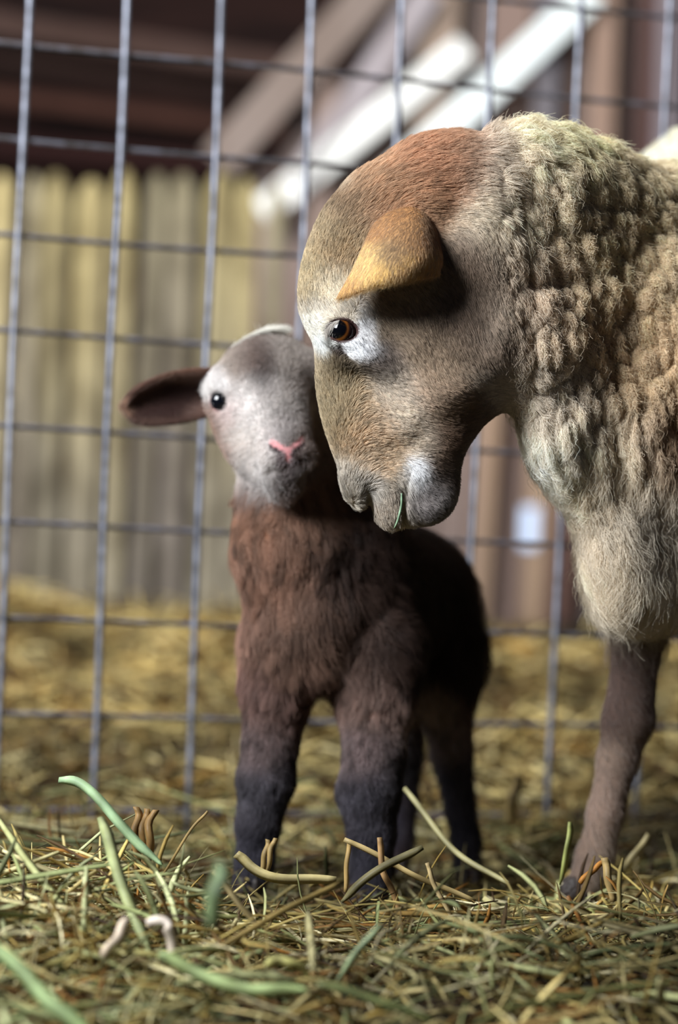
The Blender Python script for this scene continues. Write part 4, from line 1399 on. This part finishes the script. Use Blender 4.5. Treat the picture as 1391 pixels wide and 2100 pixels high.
# ------------------------------------------------------------------ single stems and blades lying on top
def stem(name, label, pts, d, wpx, tone, flat=0.22, frayed=0, dd=0.0, taper=None, cat='straw'):
    """one stem through photo pixels pts, its ends at depths d and d + dd"""
    taper = taper or ((0.85, 0.8) if name == 'straw_stem' else (0.6, 0.35))
    n = len(pts)
    while d > 1.25:
        # bring a stem that would be buried up onto the surface of the hay
        P = np.array([W(x, y, d + dd * i / (n - 1)) for i, (x, y) in enumerate(pts)])
        if pts[0][1] < 1880 or np.median(P[:, 2] - ground(P[:, 0], P[:, 1])) > 0.05:
            break
        d -= 0.015
    P = np.array([W(x, y, d + dd * i / (n - 1)) for i, (x, y) in enumerate(pts)])
    # smooth path
    ts = np.linspace(0, n - 1, 6 * (n - 1) + 1)
    A2 = np.concatenate([2 * P[:1] - P[1:2], P, 2 * P[-1:] - P[-2:-1]])
    i = np.minimum(ts.astype(int), n - 2); t = (ts - i)[:, None]
    p0, p1, p2, p3 = A2[i], A2[i + 1], A2[i + 2], A2[i + 3]
    C = 0.5 * (2 * p1 + (p2 - p0) * t + (2 * p0 - 5 * p1 + 4 * p2 - p3) * t * t + (3 * p1 - p0 - 3 * p2 + p3) * t ** 3)
    wd = wpx / FP * d
    geos, cols = [], []
    strands_ = 1 + frayed
    for s_ in range(strands_):
        off = (s_ - (strands_ - 1) / 2) * wd / strands_ * 0.95
        m_ = len(C)
        u = np.linspace(0, 1, m_)
        R = wd / 2 / (strands_ ** 0.8) * (np.interp(u, [0, 0.12, 0.8, 1], [taper[0], 1, 1, taper[1]]))
        T = np.gradient(C, axis=0); T /= np.linalg.norm(T, axis=1)[:, None]
        A = np.cross(T, FWD); A /= np.linalg.norm(A, axis=1)[:, None]
        B = np.cross(A, T)
        Cc = C + A * off + (B * random.uniform(-0.3, 0.3) * wd if frayed else 0)
        if frayed:
            Cc = Cc + A * (off * 0.5 * (1 - u) ** 3)[:, None] + T * random.uniform(-0.25, 0.25) * wd
        Cc = Cc + (A * (np.sin(u * 9 + s_)[:, None] * 0.12) + B * (np.sin(u * 7 + 1)[:, None] * 0.3)) * wd
        tilt = random.uniform(-0.5, 0.5)
        A, B = A * math.cos(tilt) + B * math.sin(tilt), B * math.cos(tilt) - A * math.sin(tilt)
        prof = [(1, 0), (0.5, flat), (0, flat * 0.55), (-0.5, flat), (-1, 0), (0, -flat)]
        V, F = [], []
        for k in range(m_):
            for a, b in prof:
                V.append(Cc[k] + A[k] * R[k] * a + B[k] * R[k] * b)
        q_ = len(prof)
        for k in range(m_ - 1):
            for c in range(q_):
                F.append((k * q_ + c, k * q_ + (c + 1) % q_, (k + 1) * q_ + (c + 1) % q_, (k + 1) * q_ + c))
        F.append(tuple(reversed(range(q_)))); F.append(tuple((m_ - 1) * q_ + c for c in range(q_)))
        geos.append((V, F))
        rib = np.array([1.0, 0.74, 1.12, 0.82, 1.0, 0.7])
        cols += [lin(tone) * rib[c] * (0.88 + 0.2 * math.sin(k * 0.9 + s_)) * (0.8 if k < 2 else 1) for k in range(m_) for c in range(q_)]
    V, F = merge(geos)
    return tag(mesh_obj(name, V, F, M_stem, None, smooth=True, colors=np.array(cols)), label, cat)


M_stem = material('stem', (0.3, 0.3, 0.15), 0.55, attr='tone', spec=0.3, noise=((90, 90, 90), (0.8, 0.78, 0.7), 0.4, 0.7))
random.seed(5)
GB, ST = 'grass_blade', 'straw_stem'
stem(GB, 'bright green grass blade arching up highest at the left of the hay', [(118, 1600), (160, 1608), (208, 1642), (250, 1690), (290, 1740), (330, 1775)], 1.95, 20, (176, 206, 158), dd=-0.03, cat='grass')
stem(ST, 'short thick broken brown stalk standing upright with a frayed top', [(297, 1652), (294, 1700), (288, 1790)], 1.97, 40, (158, 124, 76), flat=0.7, frayed=2, cat='straw')
stem(GB, 'long pale green blade hanging down the front of the left hay heap', [(203, 1672), (222, 1730), (250, 1800), (280, 1890), (305, 1965)], 1.86, 24, (166, 174, 122), dd=-0.12, cat='grass')
stem(ST, 'thin wispy seed stalk leaning right beside the frayed brown stalk', [(426, 1664), (392, 1702), (330, 1800)], 1.97, 6, (162, 136, 84), flat=0.8, cat='straw')
stem(ST, 'white bent straw folded like a hook in the left foreground', [(300, 1897), (338, 1893), (350, 1912), (352, 1975)], 1.72, 24, (232, 216, 200), cat='straw')
stem(ST, 'short white straw piece leaning left of the hook-shaped white straw', [(212, 1966), (240, 1924), (264, 1886)], 1.72, 24, (224, 204, 184), cat='straw')
stem(GB, 'long green blade lying level across the bottom foreground', [(325, 1955), (400, 1998), (490, 2022), (560, 2032), (630, 2034)], 1.66, 27, (160, 178, 120), dd=-0.02, cat='grass')
stem(GB, 'broad green blade sloping down through the bottom left corner', [(-30, 1935), (60, 2010), (130, 2075), (190, 2140)], 1.56, 32, (150, 172, 116), dd=-0.05, cat='grass')
stem(GB, 'blurred upright green blade in front, below the front hooves', [(452, 1770), (444, 1830), (425, 1905)], 1.50, 40, (112, 130, 92), cat='grass')
stem(GB, 'curled yellow green leaf tip near the end of the level green blade', [(545, 1985), (575, 1970), (606, 1978), (634, 2008)], 1.66, 24, (188, 182, 112), cat='grass')
stem(ST, 'flat pale chaff husk at the left front hoof of the lamb', [(484, 1752), (520, 1782), (590, 1802), (690, 1808)], 1.98, 22, (192, 176, 124), flat=0.10, cat='straw')
stem(ST, 'tan broken stub standing against the left front leg of the lamb', [(556, 1722), (550, 1750), (538, 1800)], 2.0, 20, (172, 146, 96), flat=0.7, frayed=1, cat='straw')
stem(ST, 'long tan stem slanting down right from the right front leg of the lamb', [(706, 1722), (800, 1768), (880, 1808), (975, 1850)], 1.96, 13, (196, 172, 118), flat=0.8, cat='straw')
stem(ST, 'straight tan stem standing just left of the right front leg', [(716, 1724), (712, 1770), (708, 1830)], 1.97, 11, (190, 158, 100), flat=0.8, cat='straw')
stem(ST, 'broken reddish tan stem bending over the right front hoof', [(779, 1718), (783, 1775), (800, 1815), (818, 1868)], 1.95, 14, (168, 132, 88), flat=0.7, cat='straw')
stem(GB, 'dark olive leaf crossing the right front leg of the lamb', [(868, 1738), (800, 1770), (735, 1815), (700, 1850)], 1.94, 17, (104, 96, 62), cat='grass')
stem(ST, 'long pale stalk crossing in front of the hind leg of the lamb', [(828, 1615), (868, 1668), (920, 1730), (968, 1772), (1040, 1812)], 2.12, 13, (176, 168, 122), flat=0.7, dd=-0.08, cat='straw')
stem(GB, 'single upright green shoot standing left of the ewe foot', [(1170, 1686), (1165, 1740), (1148, 1815)], 2.06, 15, (160, 166, 96), cat='grass')
stem(ST, 'pale stalk leaning right behind the ewe foot', [(1332, 1712), (1300, 1755), (1262, 1800)], 2.2, 16, (160, 146, 104), flat=0.7, cat='straw')
stem(ST, 'short cut straw stub standing in front of the ewe foot', [(1240, 1760), (1248, 1800), (1258, 1850)], 1.99, 17, (186, 158, 104), flat=0.7, cat='straw')
stem(ST, 'rusty brown stem sloping down right below the ewe foot', [(1165, 1838), (1195, 1898), (1222, 1945), (1256, 1992)], 1.87, 10, (150, 100, 46), flat=0.8, cat='straw')
stem(ST, 'thin orange stem slanting up beside the ewe foot', [(1190, 1812), (1215, 1785), (1240, 1768)], 2.0, 12, (176, 118, 48), flat=0.8, cat='straw')
stem(ST, 'slender upright tan stem midway between lamb and ewe feet', [(876, 1770), (890, 1810), (930, 1890)], 1.94, 10, (196, 172, 124), flat=0.8, cat='straw')
stem(GB, 'olive green stem lying along the bottom edge at the right', [(980, 2100), (1080, 2062), (1200, 2038), (1400, 2014)], 1.62, 18, (134, 134, 84), flat=0.5, dd=0.1, cat='grass')
stem(GB, 'dark green stem trailing down right at the bottom centre', [(650, 2018), (740, 2040), (820, 2066), (890, 2100)], 1.64, 18, (112, 120, 74), cat='grass')
stem(GB, 'thin bluish green blade leaning left above the bottom centre', [(782, 1896), (735, 1950), (688, 2016)], 1.76, 14, (140, 156, 118), cat='grass')
stem(ST, 'long dull brown stem slanting across the left foreground', [(700, 1812), (600, 1858), (450, 1945), (262, 2036)], 1.80, 16, (146, 124, 72), flat=0.7, dd=-0.08, cat='straw')
stem(ST, 'pale tan stem sloping down right below the chaff husk', [(436, 1786), (490, 1850), (530, 1905)], 1.80, 13, (166, 148, 104), flat=0.7, cat='straw')
stem(ST, 'blurred pale stalk standing beyond the lamb near the wire mesh', [(1064, 1590), (1052, 1640), (1044, 1690)], 2.55, 22, (176, 154, 104), flat=0.7, cat='straw')
# the wisp in the ewe's lips
stem(GB, 'small mint green wisp of hay hanging from the lips of the ewe', [(824, 1012), (823, 1040), (818, 1062), (808, 1084)], 1.962, 5, (158, 190, 158), dd=0.012, cat='grass')
